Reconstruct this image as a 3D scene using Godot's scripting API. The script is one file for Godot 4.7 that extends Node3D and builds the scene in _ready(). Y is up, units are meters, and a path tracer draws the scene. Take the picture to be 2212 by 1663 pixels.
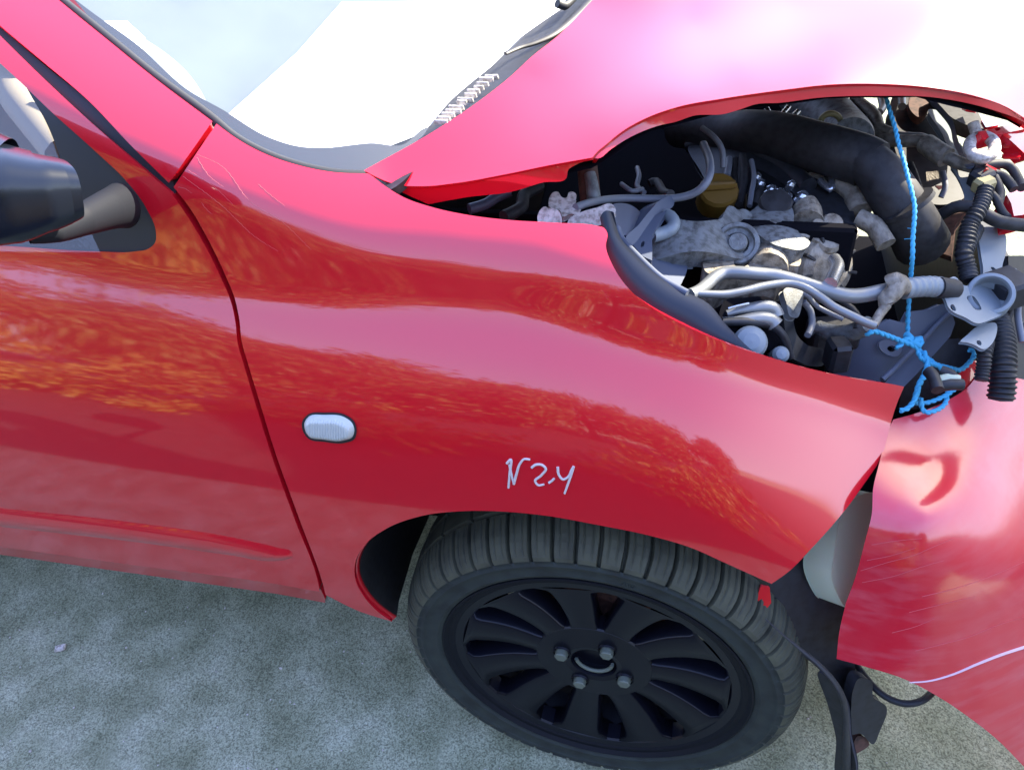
extends Node3D
# A damaged red car photographed from above its front right wheel. Car points to +x, its right side faces +z, the hub of the front wheel stands above the origin.

const EYE := Vector3(0.1111, 1.3134, 1.3293)
const RIGHT := Vector3(0.9664, -0.0785, -0.2446)
const UPW := Vector3(-0.0947, 0.7763, -0.6232)
const BACK := Vector3(0.2388, 0.6255, 0.7428)
const FOCAL := 1641.9
const SUN := Vector3(0.60, 0.58, -0.55)

class Geo:
	static func sight(q: Vector2) -> Vector3:
		return RIGHT * ((q.x - 1106.0) / FOCAL) + UPW * ((831.5 - q.y) / FOCAL) - BACK

	static func at(u: float, v: float, z: float) -> Vector3:   # the point of the plane z seen in that direction
		var r := Geo.sight(Vector2(u, v))
		return EYE + r * ((z - EYE.z) / r.z)

	# ---------------------------------------------------------------- smooth tables
	static func table(xs: Array, ys: Array, x: float) -> float:   # monotone-ish cubic through a table
		var n := xs.size()
		if x <= xs[0]:
			return ys[0] + (ys[1] - ys[0]) / (xs[1] - xs[0]) * (x - xs[0])
		if x >= xs[n - 1]:
			return ys[n - 1] + (ys[n - 1] - ys[n - 2]) / (xs[n - 1] - xs[n - 2]) * (x - xs[n - 1])
		var i := 0
		while x > xs[i + 1]:
			i += 1
		var h: float = xs[i + 1] - xs[i]
		var d: float = (ys[i + 1] - ys[i]) / h
		var m0: float = d
		var m1: float = d
		if i > 0:
			m0 = (ys[i + 1] - ys[i - 1]) / (xs[i + 1] - xs[i - 1])
		if i < n - 2:
			m1 = (ys[i + 2] - ys[i]) / (xs[i + 2] - xs[i])
		var t: float = (x - xs[i]) / h
		return (1 + 2 * t) * (1 - t) * (1 - t) * ys[i] + t * (1 - t) * (1 - t) * h * m0 + t * t * (3 - 2 * t) * ys[i + 1] + t * t * (t - 1) * h * m1

func at(u: float, v: float, z: float) -> Vector3:
	return Geo.at(u, v, z)

# ---------------------------------------------------------------- the car's side as one continuous skin
class SideSkin:
	const NX := 150
	const NY := 520
	const X0 := -1.5
	const X1 := 0.62
	const Y0 := 0.12
	const Y1 := 1.55
	var z := PackedFloat32Array()
	var ys := PackedFloat32Array()
	var yr := PackedFloat32Array()
	var peak := PackedFloat32Array()

	func _init() -> void:
		z.resize(NX * NY)
		for i in NX:
			var x := X0 + (X1 - X0) * i / (NX - 1)
			var s: float = Body.shoulder(x)
			var r: float = Body.roll(x)
			var b: float = Body.bump(x)
			ys.append(s)
			yr.append(r)
			peak.append(b)
			var yref := minf(0.66, s - 0.19)
			var dy := (Y1 - Y0) / (NY - 1)
			var jr := int((yref - Y0) / dy)
			z[i * NY + jr] = Body.plan(x)
			for j in range(jr + 1, NY):
				z[i * NY + j] = z[i * NY + j - 1] - dy * tan(Body.tilt(x, Y0 + (j - 0.5) * dy, s, r, b))
			for j in range(jr - 1, -1, -1):
				z[i * NY + j] = z[i * NY + j + 1] + dy * tan(Body.tilt(x, Y0 + (j + 0.5) * dy, s, r, b))

	func side(x: float, y: float) -> float:
		var fx := clampf((x - X0) / (X1 - X0) * (NX - 1), 0, NX - 1.001)
		var fy := clampf((y - Y0) / (Y1 - Y0) * (NY - 1), 0, NY - 1.001)
		var i := int(fx)
		var j := int(fy)
		fx -= i
		fy -= j
		var k := i * NY + j
		return lerpf(lerpf(z[k], z[k + 1], fy), lerpf(z[k + NY], z[k + NY + 1], fy), fx)

	func normal(p: Vector3) -> Vector3:
		var e := 0.03
		var zx := (side(p.x + e, p.y) - side(p.x - e, p.y)) / (2 * e)
		var t: float = Body.tilt(p.x, p.y, Body.shoulder(p.x), Body.roll(p.x), Body.bump(p.x))
		return Vector3(-zx, tan(t), 1).normalized()

	func pos(q: Vector2) -> Vector3:
		var r: Vector3 = Geo.sight(q)
		var t := 0.35
		var f0 := 1.0
		while t < 3.2:
			var p := EYE + r * t
			f0 = p.z - side(p.x, p.y)
			if f0 < 0.0:
				break
			t += 0.03
		var lo := t - 0.03
		for k in 18:
			var m := (lo + t) * 0.5
			var p := EYE + r * m
			if p.z - side(p.x, p.y) < 0.0:
				t = m
			else:
				lo = m
		return EYE + r * ((lo + t) * 0.5)

	func nrm(q: Vector2, p: Vector3) -> Vector3:
		return normal(p)

class Body:
	static func shoulder(x: float) -> float:
		return Geo.table([-1.5, -0.75, -0.5, -0.33, -0.17, -0.03, 0.1, 0.2, 0.32, 0.45, 0.6], [0.93, 0.905, 0.884, 0.868, 0.862, 0.85, 0.803, 0.742, 0.655, 0.56, 0.45], x)
	static func roll(x: float) -> float:
		return Geo.table([-1.5, -0.75, -0.62, -0.52, -0.42, -0.32, -0.24, -0.14, -0.04, 0.04, 0.12, 0.2, 0.32, 0.45, 0.6], [1.40, 1.165, 1.10, 1.05, 1.008, 0.968, 0.945, 0.935, 0.922, 0.903, 0.872, 0.82, 0.735, 0.63, 0.52], x)
	static func bump(x: float) -> float:
		return Geo.table([-1.5, -0.75, -0.45, -0.3, -0.15, 0.0, 0.12, 0.25, 0.35, 0.6], [29.0, 30.0, 32.0, 35.0, 39.0, 40.0, 42.0, 47.0, 50.0, 52.0], x)
	static func plan(x: float) -> float:
		return Geo.table([-1.5, -0.8, -0.4, -0.2, 0.0, 0.1, 0.2, 0.3, 0.4, 0.6], [0.775, 0.787, 0.787, 0.783, 0.775, 0.767, 0.756, 0.738, 0.708, 0.60], x)
	static func tilt(x: float, y: float, s: float, r: float, b: float) -> float:
		var d := y - s
		var deg: float
		var yref := minf(0.66, s - 0.19)
		if y < yref:
			deg = Geo.table([-0.6, -0.42, -0.36, -0.3, -0.22, -0.12, -0.05, 0.0], [-50.0, -38.0, -26.0, -14.0, -7.0, -3.0, 1.0, 3.0], y - yref)
		else:
			var w := (y - yref) / (s - yref)
			if w < 1.0:
				var g := smoothstep(0.10, 0.34, x)
				deg = Geo.table([-0.4, 0.0, 0.3, 0.5, 0.68, 0.84, 1.0, 1.4], [0.0, 3.0, lerpf(6.0, 12.0, g), lerpf(12.0, 30.0, g), lerpf(20.0, 44.0, g), b - lerpf(9.0, 1.0, g), b, b], w)
			else:
				var low := b - lerpf(29.0, 19.0, clampf((-x + 0.02) / 0.14 + 0.2, 0.0, 1.0))
				deg = lerpf(b, low, smoothstep(0.022 * smoothstep(0.0, 0.28, x), 0.04 + 0.008 * smoothstep(0.0, 0.28, x), d))
		var e := y - r
		deg = lerpf(deg, 74.0, smoothstep(-0.022, 0.065, e))
		return deg_to_rad(deg)

# ---------------------------------------------------------------- other sheets: a thin plate laid through measured points
class Sheet:
	var c := []
	var w := PackedFloat64Array()
	var offset := 0.0

	func _init(points: Array, loose := 1e-5) -> void:   # each: [u, v, z of the point]
		var n := points.size()
		for p in points:
			c.append(Vector2(p[0], p[1]) / 1000.0)
		var m := n + 3
		var a := []
		for i in m:
			var row := PackedFloat64Array()
			row.resize(m + 1)
			a.append(row)
		for i in n:
			for j in n:
				a[i][j] = kernel(c[i].distance_squared_to(c[j]))
			a[i][i] += loose
			a[i][n] = 1.0
			a[i][n + 1] = c[i].x
			a[i][n + 2] = c[i].y
			a[n][i] = 1.0
			a[n + 1][i] = c[i].x
			a[n + 2][i] = c[i].y
			var r: Vector3 = Geo.sight(Vector2(points[i][0], points[i][1]))
			a[i][m] = r.z / (points[i][2] - EYE.z)
		for k in m:
			var best := k
			for i in range(k, m):
				if absf(a[i][k]) > absf(a[best][k]):
					best = i
			var tmp = a[k]
			a[k] = a[best]
			a[best] = tmp
			for i in range(k + 1, m):
				var f: float = a[i][k] / a[k][k]
				if f != 0.0:
					for j in range(k, m + 1):
						a[i][j] -= f * a[k][j]
		w.resize(m)
		for k in range(m - 1, -1, -1):
			var s: float = a[k][m]
			for j in range(k + 1, m):
				s -= a[k][j] * w[j]
			w[k] = s / a[k][k]

	func kernel(r2: float) -> float:
		return 0.0 if r2 < 1e-12 else 0.5 * r2 * log(r2)

	func pos(q: Vector2) -> Vector3:
		var n := c.size()
		var p := q / 1000.0
		var s: float = w[n] + w[n + 1] * p.x + w[n + 2] * p.y
		for i in n:
			s += w[i] * kernel(p.distance_squared_to(c[i]))
		return EYE + Geo.sight(q) * (1.0 / s + offset)

	func nrm(q: Vector2, _p: Vector3) -> Vector3:
		var a := pos(q + Vector2(2, 0)) - pos(q - Vector2(2, 0))
		var b := pos(q + Vector2(0, 2)) - pos(q - Vector2(0, 2))
		var n := b.cross(a).normalized()
		return n if n.dot(Geo.sight(q)) < 0 else -n

class Behind:   # the same skin, some way further in
	var of
	var by: float
	func _init(o, d: float) -> void:
		of = o
		by = d
	func pos(q: Vector2) -> Vector3:
		var p: Vector3 = of.pos(q)
		return p - of.nrm(q, p) * by
	func nrm(q: Vector2, p: Vector3) -> Vector3:
		return of.nrm(q, p)

# ---------------------------------------------------------------- mesh building
class Maker:
	var v := PackedVector3Array()
	var n := PackedVector3Array()
	var uv := PackedVector2Array()
	var idx := PackedInt32Array()
	func vert(p: Vector3, m: Vector3, t := Vector2()) -> int:
		v.append(p)
		n.append(m)
		uv.append(t)
		return v.size() - 1
	func tri(a: int, b: int, c: int) -> void:
		if (v[b] - v[a]).cross(v[c] - v[a]).dot(n[a] + n[b] + n[c]) > 0:
			idx.append_array([a, c, b])
		else:
			idx.append_array([a, b, c])
	func quad(a: int, b: int, c: int, d: int) -> void:
		tri(a, b, c)
		tri(a, c, d)
	func flat(a: Vector3, b: Vector3, c: Vector3, d: Vector3, out: Vector3) -> void:
		var m := (b - a).cross(c - a).normalized()
		if m.dot(out) < 0:
			m = -m
		quad(vert(a, m), vert(b, m), vert(c, m), vert(d, m))
	func mesh() -> ArrayMesh:
		var arr := []
		arr.resize(Mesh.ARRAY_MAX)
		arr[Mesh.ARRAY_VERTEX] = v
		arr[Mesh.ARRAY_NORMAL] = n
		arr[Mesh.ARRAY_TEX_UV] = uv
		arr[Mesh.ARRAY_INDEX] = idx
		var m := ArrayMesh.new()
		m.add_surface_from_arrays(Mesh.PRIMITIVE_TRIANGLES, arr)
		return m

func pts(a: Array, ox := 0.0, oy := 0.0, k := 1.0) -> PackedVector2Array:
	var r := PackedVector2Array()
	for i in range(0, a.size(), 2):
		r.append(Vector2(ox + a[i] / k, oy + a[i + 1] / k))
	return r

# enlarged views of the photograph in which shapes were measured: origin and scale
const VIEW := {"A": [1152.0, 316.8, 5.25], "B": [1497.7, 190.0, 5.25], "C": [1808.8, 172.8, 5.25], "D": [1324.9, 403.2, 5.25], "E": [1497.7, 518.4, 5.25], "F": [1808.8, 489.6, 4.811], "1": [0.0, 0.0, 2.946], "2": [748.8, 0.0, 2.946], "3": [1463.0, 0.0, 2.946], "6": [1463.0, 547.2, 2.946], "7": [748.8, 1098.5, 2.946], "8": [1463.0, 1098.5, 2.946], "5": [748.8, 547.2, 2.946], "0": [0.0, 0.0, 1.0]}

func vw(key: String, a: Array) -> PackedVector2Array:
	return pts(a, VIEW[key][0], VIEW[key][1], VIEW[key][2])

# closed outline with rounded runs; a repeated point is a sharp corner
func smooth(p: PackedVector2Array, gap := 7.0, closed := true) -> PackedVector2Array:
	var runs := []
	var n := p.size()
	var out := PackedVector2Array()
	var clean := PackedVector2Array()
	var sharp := []
	for i in n:
		if clean.size() and clean[clean.size() - 1].distance_to(p[i]) < 0.01:
			sharp[sharp.size() - 1] = true
		else:
			clean.append(p[i])
			sharp.append(false)
	if closed and clean[0].distance_to(clean[clean.size() - 1]) < 0.01:
		clean.remove_at(clean.size() - 1)
		sharp.pop_back()
		sharp[0] = true
	n = clean.size()
	for i in (n if closed else n - 1):
		var a := clean[i]
		var b := clean[(i + 1) % n]
		var m0 := (b - a)
		var m1 := (b - a)
		if not sharp[i] and (closed or i > 0):
			var pa := clean[(i - 1 + n) % n]
			var l0 := a.distance_to(pa)
			var l1 := a.distance_to(b)
			var tang := ((a - pa) / maxf(l0, 0.01) * l1 + (b - a) / maxf(l1, 0.01) * l0) / (l0 + l1)
			m0 = tang * l1
		if not sharp[(i + 1) % n] and (closed or i < n - 2):
			var pb := clean[(i + 2) % n]
			var l1 := a.distance_to(b)
			var l2 := b.distance_to(pb)
			var tang := ((b - a) / maxf(l1, 0.01) * l2 + (pb - b) / maxf(l2, 0.01) * l1) / (l1 + l2)
			m1 = tang * l1
		var steps := maxi(1, int(ceil(a.distance_to(b) / gap)))
		for s in steps:
			var t := float(s) / steps
			out.append((1 + 2 * t) * (1 - t) * (1 - t) * a + t * (1 - t) * (1 - t) * m0 + t * t * (3 - 2 * t) * b + t * t * (t - 1) * m1)
	if not closed:
		out.append(clean[n - 1])
	return out

# a sheet-metal panel: the surface trimmed to an outline, with a small radius and a folded flange round its rim
func panel(surf, outline: PackedVector2Array, step := 16.0, depth := 0.012, radius := 0.0012, holes := [], backed := false) -> ArrayMesh:
	var mk := Maker.new()
	var lo := outline[0]
	var hi := outline[0]
	for q in outline:
		lo = lo.min(q)
		hi = hi.max(q)
	var edge := {}
	var loops: Array = [outline] + holes
	for loop in loops:
		var m: int = loop.size()
		for i in m:
			var a: Vector2 = loop[i]
			var b: Vector2 = loop[(i + 1) % m]
			var k := maxi(1, int(ceil(a.distance_to(b) / (step * 0.3))))
			for s in k:
				var q: Vector2 = a.lerp(b, float(s) / k)
				for dx in [-1.0, 1.0]:
					for dy in [-1.0, 1.0]:
						edge[Vector2i(int(floor((q.x - lo.x + dx) / step)), int(floor((q.y - lo.y + dy) / step)))] = true
	var known := {}
	var put := func(q: Vector2) -> int:
		var key := Vector2i(int(round(q.x * 32)), int(round(q.y * 32)))
		if not known.has(key):
			var p: Vector3 = surf.pos(q)
			known[key] = mk.vert(p, surf.nrm(q, p), q / 1000.0)
		return known[key]
	for i in int(ceil((hi.x - lo.x) / step)):
		for j in int(ceil((hi.y - lo.y) / step)):
			var a := lo + Vector2(i, j) * step
			var cell := PackedVector2Array([a, a + Vector2(step, 0), a + Vector2(step, step), a + Vector2(0, step)])
			if edge.has(Vector2i(i, j)):
				var bits := Geometry2D.intersect_polygons(cell, outline)
				for h in holes:
					var left := []
					for b in bits:
						left.append_array(Geometry2D.clip_polygons(b, h))
					bits.assign(left)
				for b in bits:
					if b.size() < 3 or Geometry2D.is_polygon_clockwise(b) and holes.size() and false:
						continue
					var t := Geometry2D.triangulate_polygon(b)
					if t.is_empty():
						for k in range(1, b.size() - 1):
							t.append_array(PackedInt32Array([0, k, k + 1]))
					for k in range(0, t.size(), 3):
						mk.tri(put.call(b[t[k]]), put.call(b[t[k + 1]]), put.call(b[t[k + 2]]))
			else:
				var mid := a + Vector2(step, step) * 0.5
				mid += Vector2(0.0713, 0.1379)
				var ok := Geometry2D.is_point_in_polygon(mid, outline)
				for h in holes:
					ok = ok and not Geometry2D.is_point_in_polygon(mid, h)
				if ok:
					mk.quad(put.call(cell[0]), put.call(cell[1]), put.call(cell[2]), put.call(cell[3]))
	if backed:
		var count := mk.v.size()
		var tris := mk.idx.duplicate()
		for k in count:
			mk.vert(mk.v[k] - mk.n[k] * depth, -mk.n[k], mk.uv[k])
		for k in range(0, tris.size(), 3):
			mk.tri(tris[k] + count, tris[k + 1] + count, tris[k + 2] + count)
	if depth > 0.0:
		for li in loops.size():
			var loop: PackedVector2Array = loops[li]
			var m := loop.size()
			var flip := 1.0 if Geometry2D.is_polygon_clockwise(loop) else -1.0
			if li > 0:
				flip = -flip
			var rows := []
			for i in m:
				var q := loop[i]
				var dir := (loop[(i + 1) % m] - loop[(i - 1 + m) % m]).normalized()
				var side := Vector2(dir.y, -dir.x) * flip
				var p: Vector3 = surf.pos(q)
				var nn: Vector3 = surf.nrm(q, p)
				var o: Vector3 = surf.pos(q + side * 0.5) - surf.pos(q - side * 0.5)
				o = (o - nn * o.dot(nn)).normalized()
				rows.append([mk.vert(p, nn), mk.vert(p - nn * radius * 0.3 + o * radius * 0.7, (nn + o).normalized()), mk.vert(p - nn * radius + o * radius, o), mk.vert(p - nn * depth + o * radius, o)])
			for i in m:
				var a: Array = rows[i]
				var b: Array = rows[(i + 1) % m]
				for k in 3:
					mk.quad(a[k], b[k], b[k + 1], a[k + 1])
	return mk.mesh()

func plate(key: String, outline: Array, plane: Array, thick := 0.003, round_it := true, holes := []) -> ArrayMesh:
	var ps := []
	for p in plane:
		var q: Vector2 = vw(key, [p[0], p[1]])[0]
		ps.append([q.x, q.y, p[2]])
	var o := vw(key, outline)
	var hs := []
	for h in holes:
		hs.append(smooth(vw(key, h), 4.0))
	return panel(Sheet.new(ps), smooth(o, 6.0) if round_it else smooth(sharpened(o), 6.0), 24.0 if plane.size() <= 3 else 12.0, thick, minf(0.0012, thick * 0.4), hs, true)

func sharpened(p: PackedVector2Array) -> PackedVector2Array:
	var r := PackedVector2Array()
	for q in p:
		r.append(q)
		r.append(q)
	r.append(p[0])
	return r

func spline(p: Array, gap: float) -> PackedVector3Array:
	var out := PackedVector3Array()
	var n := p.size()
	for i in n - 1:
		var a: Vector3 = p[maxi(i - 1, 0)]
		var b: Vector3 = p[i]
		var c: Vector3 = p[i + 1]
		var d: Vector3 = p[mini(i + 2, n - 1)]
		var k := maxi(2, int(ceil(b.distance_to(c) / gap)))
		for s in k:
			out.append(b.cubic_interpolate(c, a, d, float(s) / k))
	out.append(p[n - 1])
	return out

# a tube along points; ripple > 0 corrugates it; radii may vary along it
func tube(mk: Maker, p: Array, r0: float, r1 := -1.0, sides := 14, ripple := 0.0, pitch := 0.006, flatten := 1.0) -> void:
	if r1 < 0:
		r1 = r0
	var c := spline(p, pitch * 0.25 if ripple > 0 else 0.008)
	var n := c.size()
	var tang := (c[1] - c[0]).normalized()
	var x := tang.cross(Vector3(0.31, 0.9, 0.2)).normalized()
	var run := 0.0
	var rings := []
	for i in n:
		var t := (c[mini(i + 1, n - 1)] - c[maxi(i - 1, 0)]).normalized()
		x = (x - t * x.dot(t)).normalized()
		var y := t.cross(x)
		if i > 0:
			run += c[i].distance_to(c[i - 1])
		var f := float(i) / (n - 1)
		var r := lerpf(r0, r1, f) + ripple * sin(TAU * run / pitch)
		var lean := -t * (ripple * TAU / pitch * cos(TAU * run / pitch)) if ripple > 0 else Vector3()
		var ring := []
		for k in sides:
			var a := TAU * k / sides
			var d := x * cos(a) + y * sin(a) * flatten
			ring.append(mk.vert(c[i] + d * r, (x * cos(a) * flatten + y * sin(a) + lean).normalized(), Vector2(float(k) / sides, run * 10)))
		rings.append(ring)
		if i > 0:
			for k in sides:
				mk.quad(rings[i - 1][k], rings[i - 1][(k + 1) % sides], ring[(k + 1) % sides], ring[k])
		if i == 0 or i == n - 1:
			var m := t if i else -t
			var e := mk.vert(c[i] + m * r * 0.15, m)
			for k in sides:
				var s0 := mk.vert(mk.v[ring[k]], m)
				var s1 := mk.vert(mk.v[ring[(k + 1) % sides]], m)
				mk.tri(e, s0, s1)

func loft(mk: Maker, spine: Array, radii: Array, flatten: float, sides := 22, power := 1.0) -> void:
	var n := spine.size()
	var rings := []
	for i in 49:
		var f := i / 48.0 * (n - 1)
		var k := mini(int(f), n - 2)
		var t := f - k
		var c: Vector3 = spine[k].cubic_interpolate(spine[k + 1], spine[maxi(k - 1, 0)], spine[mini(k + 2, n - 1)], t)
		var r := Geo.table(range(n), radii, f)
		var tg: Vector3 = (spine[k + 1] - spine[k]).normalized()
		var y := (Vector3.UP - tg * tg.y).normalized()
		var x := tg.cross(y)
		var ring := []
		for j in sides:
			var a := TAU * j / sides
			var ca := signf(cos(a)) * pow(absf(cos(a)), power)
			var sa := signf(sin(a)) * pow(absf(sin(a)), power)
			var np := 2.0 - power
			ring.append(mk.vert(c + (x * ca * flatten + y * sa) * r, (x * signf(cos(a)) * pow(absf(cos(a)), np) + y * signf(sin(a)) * pow(absf(sin(a)), np) * flatten).normalized()))
		rings.append(ring)
		if i:
			for j in sides:
				mk.quad(rings[i - 1][j], rings[i - 1][(j + 1) % sides], ring[(j + 1) % sides], ring[j])
	var e := mk.vert(spine[n - 1], (spine[n - 1] - spine[n - 2]).normalized())
	for j in sides:
		mk.tri(e, rings[48][j], rings[48][(j + 1) % sides])

func path(key: String, a: Array) -> Array:   # [x, y, z of the point, ...] in one of the views
	var r := []
	for i in range(0, a.size(), 3):
		var q: Vector2 = vw(key, [a[i], a[i + 1]])[0]
		r.append(at(q.x, q.y, a[i + 2]))
	return r

# a turned shape: profile of [radius, height along the axis]
func turned(mk: Maker, where: Vector3, axis: Vector3, profile: Array, sides := 40) -> void:
	axis = axis.normalized()
	var x := axis.cross(Vector3(0.13, 0.2, 0.97) if absf(axis.z) < 0.8 else Vector3.UP).normalized()
	var y := axis.cross(x)
	for i in profile.size() - 1:
		var a: Array = profile[i]
		var b: Array = profile[i + 1]
		var slope := Vector2(b[1] - a[1], a[0] - b[0]).normalized()
		for k in sides:
			var a0 := TAU * k / sides
			var a1 := TAU * (k + 1) / sides
			var d0 := x * cos(a0) + y * sin(a0)
			var d1 := x * cos(a1) + y * sin(a1)
			mk.quad(mk.vert(where + d0 * a[0] + axis * a[1], d0 * slope.x + axis * slope.y), mk.vert(where + d1 * a[0] + axis * a[1], d1 * slope.x + axis * slope.y), mk.vert(where + d1 * b[0] + axis * b[1], d1 * slope.x + axis * slope.y), mk.vert(where + d0 * b[0] + axis * b[1], d0 * slope.x + axis * slope.y))

func box(mk: Maker, c: Vector3, s: Vector3, turn := Basis()) -> void:   # bevelled
	var e := minf(0.004, minf(s.x, minf(s.y, s.z)) * 0.2)
	var h := s * 0.5
	for ax in 3:
		var u := (ax + 1) % 3
		var w := (ax + 2) % 3
		for sg in [-1.0, 1.0]:
			var q := []
			for k in [[-1, -1], [1, -1], [1, 1], [-1, 1]]:
				var p := Vector3()
				p[ax] = h[ax] * sg
				p[u] = (h[u] - e) * k[0]
				p[w] = (h[w] - e) * k[1]
				q.append(c + turn * p)
			var m := Vector3()
			m[ax] = sg
			mk.flat(q[0], q[1], q[2], q[3], turn * m)
		for su in [-1.0, 1.0]:
			for sw in [-1.0, 1.0]:
				var q := []
				for k in [[-1, 0], [1, 0], [1, 1], [-1, 1]]:
					var p := Vector3()
					p[ax] = (h[ax] - e) * k[0]
					p[u] = (h[u] - (e if k[1] == 0 else 0.0)) * su
					p[w] = (h[w] - (0.0 if k[1] == 0 else e)) * sw
					q.append(c + turn * p)
				var m := Vector3()
				m[u] = su
				m[w] = sw
				mk.flat(q[0], q[1], q[2], q[3], turn * m)

# ---------------------------------------------------------------- nodes
func part(called: String, mesh: Mesh, mat: Material, parent: Node, label := "") -> MeshInstance3D:
	var o := MeshInstance3D.new()
	o.name = called
	o.mesh = mesh
	o.material_override = mat
	parent.add_child(o, true)
	if label:
		o.set_meta("label", label)
	return o

func made(called: String, mk: Maker, mat: Material, parent: Node, label := "") -> MeshInstance3D:
	return part(called, mk.mesh(), mat, parent, label)

func thing(called: String, label: String, category: String, group := "") -> Node3D:
	var o := Node3D.new()
	o.name = called
	add_child(o, true)
	o.set_meta("label", label)
	o.set_meta("category", category)
	if group:
		o.set_meta("group", group)
	return o

func pipe(called: String, key: String, a: Array, r: float, mat: Material, parent: Node, r1 := -1.0, ripple := 0.0, pitch := 0.006, flatten := 1.0) -> MeshInstance3D:
	var mk := Maker.new()
	tube(mk, path(key, a), r, r1, 16, ripple, pitch, flatten)
	return made(called, mk, mat, parent)

# ---------------------------------------------------------------- materials
func noise_tex(freq: float, ramp: Array, seed_: int, size := 512, octaves := 5, kind := FastNoiseLite.TYPE_SIMPLEX_SMOOTH, bump := false) -> NoiseTexture2D:
	var f := FastNoiseLite.new()
	f.seed = seed_
	f.noise_type = kind
	f.frequency = freq
	f.fractal_octaves = octaves
	var t := NoiseTexture2D.new()
	t.width = size
	t.height = size
	t.seamless = true
	t.noise = f
	if ramp.size():
		var g := Gradient.new()
		var off := PackedFloat32Array()
		var col := PackedColorArray()
		for r in ramp:
			off.append(r[0])
			col.append(r[1])
		g.offsets = off
		g.colors = col
		t.color_ramp = g
	return t

func lin(r: float, g: float, b: float) -> Color:
	return Color(r, g, b).linear_to_srgb()

func mat(r: float, g: float, b: float, rough: float, metal := 0.0) -> StandardMaterial3D:
	var m := StandardMaterial3D.new()
	m.albedo_color = lin(r, g, b)
	m.roughness = rough
	m.metallic = metal
	return m

func grubby(m: StandardMaterial3D, tex: Texture2D, scale: float, bump: Texture2D = null, height := 0.1) -> StandardMaterial3D:
	m.albedo_texture = tex
	m.uv1_triplanar = true
	m.uv1_scale = Vector3.ONE * scale
	if bump:
		m.heightmap_enabled = true
		m.heightmap_texture = bump
		m.heightmap_scale = height
	return m

var M := {}
var skin: SideSkin
var car: Node3D

func _ready() -> void:
	setting()
	materials()
	skin = SideSkin.new()
	car = thing("car", "red hatchback with buckled bonnet, crumpled front end and black alloy wheel", "car")
	ground()
	body()
	glass()
	bonnet()
	wheel()
	bay()
	front()
	cord()
	litter()
	surroundings()

func setting() -> void:
	var cam := Camera3D.new()
	cam.name = "camera"
	cam.fov = rad_to_deg(2 * atan(831.5 / FOCAL))
	cam.near = 0.05
	cam.far = 400
	cam.transform = Transform3D(Basis(RIGHT, UPW, BACK), EYE)
	add_child(cam)
	cam.current = true
	var env := WorldEnvironment.new()
	env.name = "world"
	var e := Environment.new()
	e.background_mode = Environment.BG_SKY
	e.tonemap_mode = Environment.TONE_MAPPER_LINEAR
	e.tonemap_exposure = 4.9
	e.sdfgi_enabled = true
	e.ssao_enabled = true
	e.ssil_enabled = true
	var s := Sky.new()
	var sm := ProceduralSkyMaterial.new()
	sm.sky_top_color = lin(0.19, 0.275, 0.60)
	sm.sky_horizon_color = lin(0.62, 0.74, 0.92)
	sm.sky_curve = 0.2
	sm.ground_horizon_color = lin(0.3, 0.3, 0.28)
	sm.ground_bottom_color = lin(0.15, 0.15, 0.14)
	sm.sun_angle_max = 60.0
	sm.sun_curve = 0.36
	sm.sky_energy_multiplier = 1.0
	s.sky_material = sm
	e.sky = s
	env.environment = e
	add_child(env)
	var sun := DirectionalLight3D.new()
	sun.name = "sun"
	sun.light_energy = 1.5
	sun.light_color = Color(1.0, 0.96, 0.88)
	sun.light_angular_distance = 0.5
	sun.shadow_enabled = true
	add_child(sun)
	sun.look_at_from_position(SUN * 10.0, Vector3.ZERO, Vector3.UP)

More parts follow.
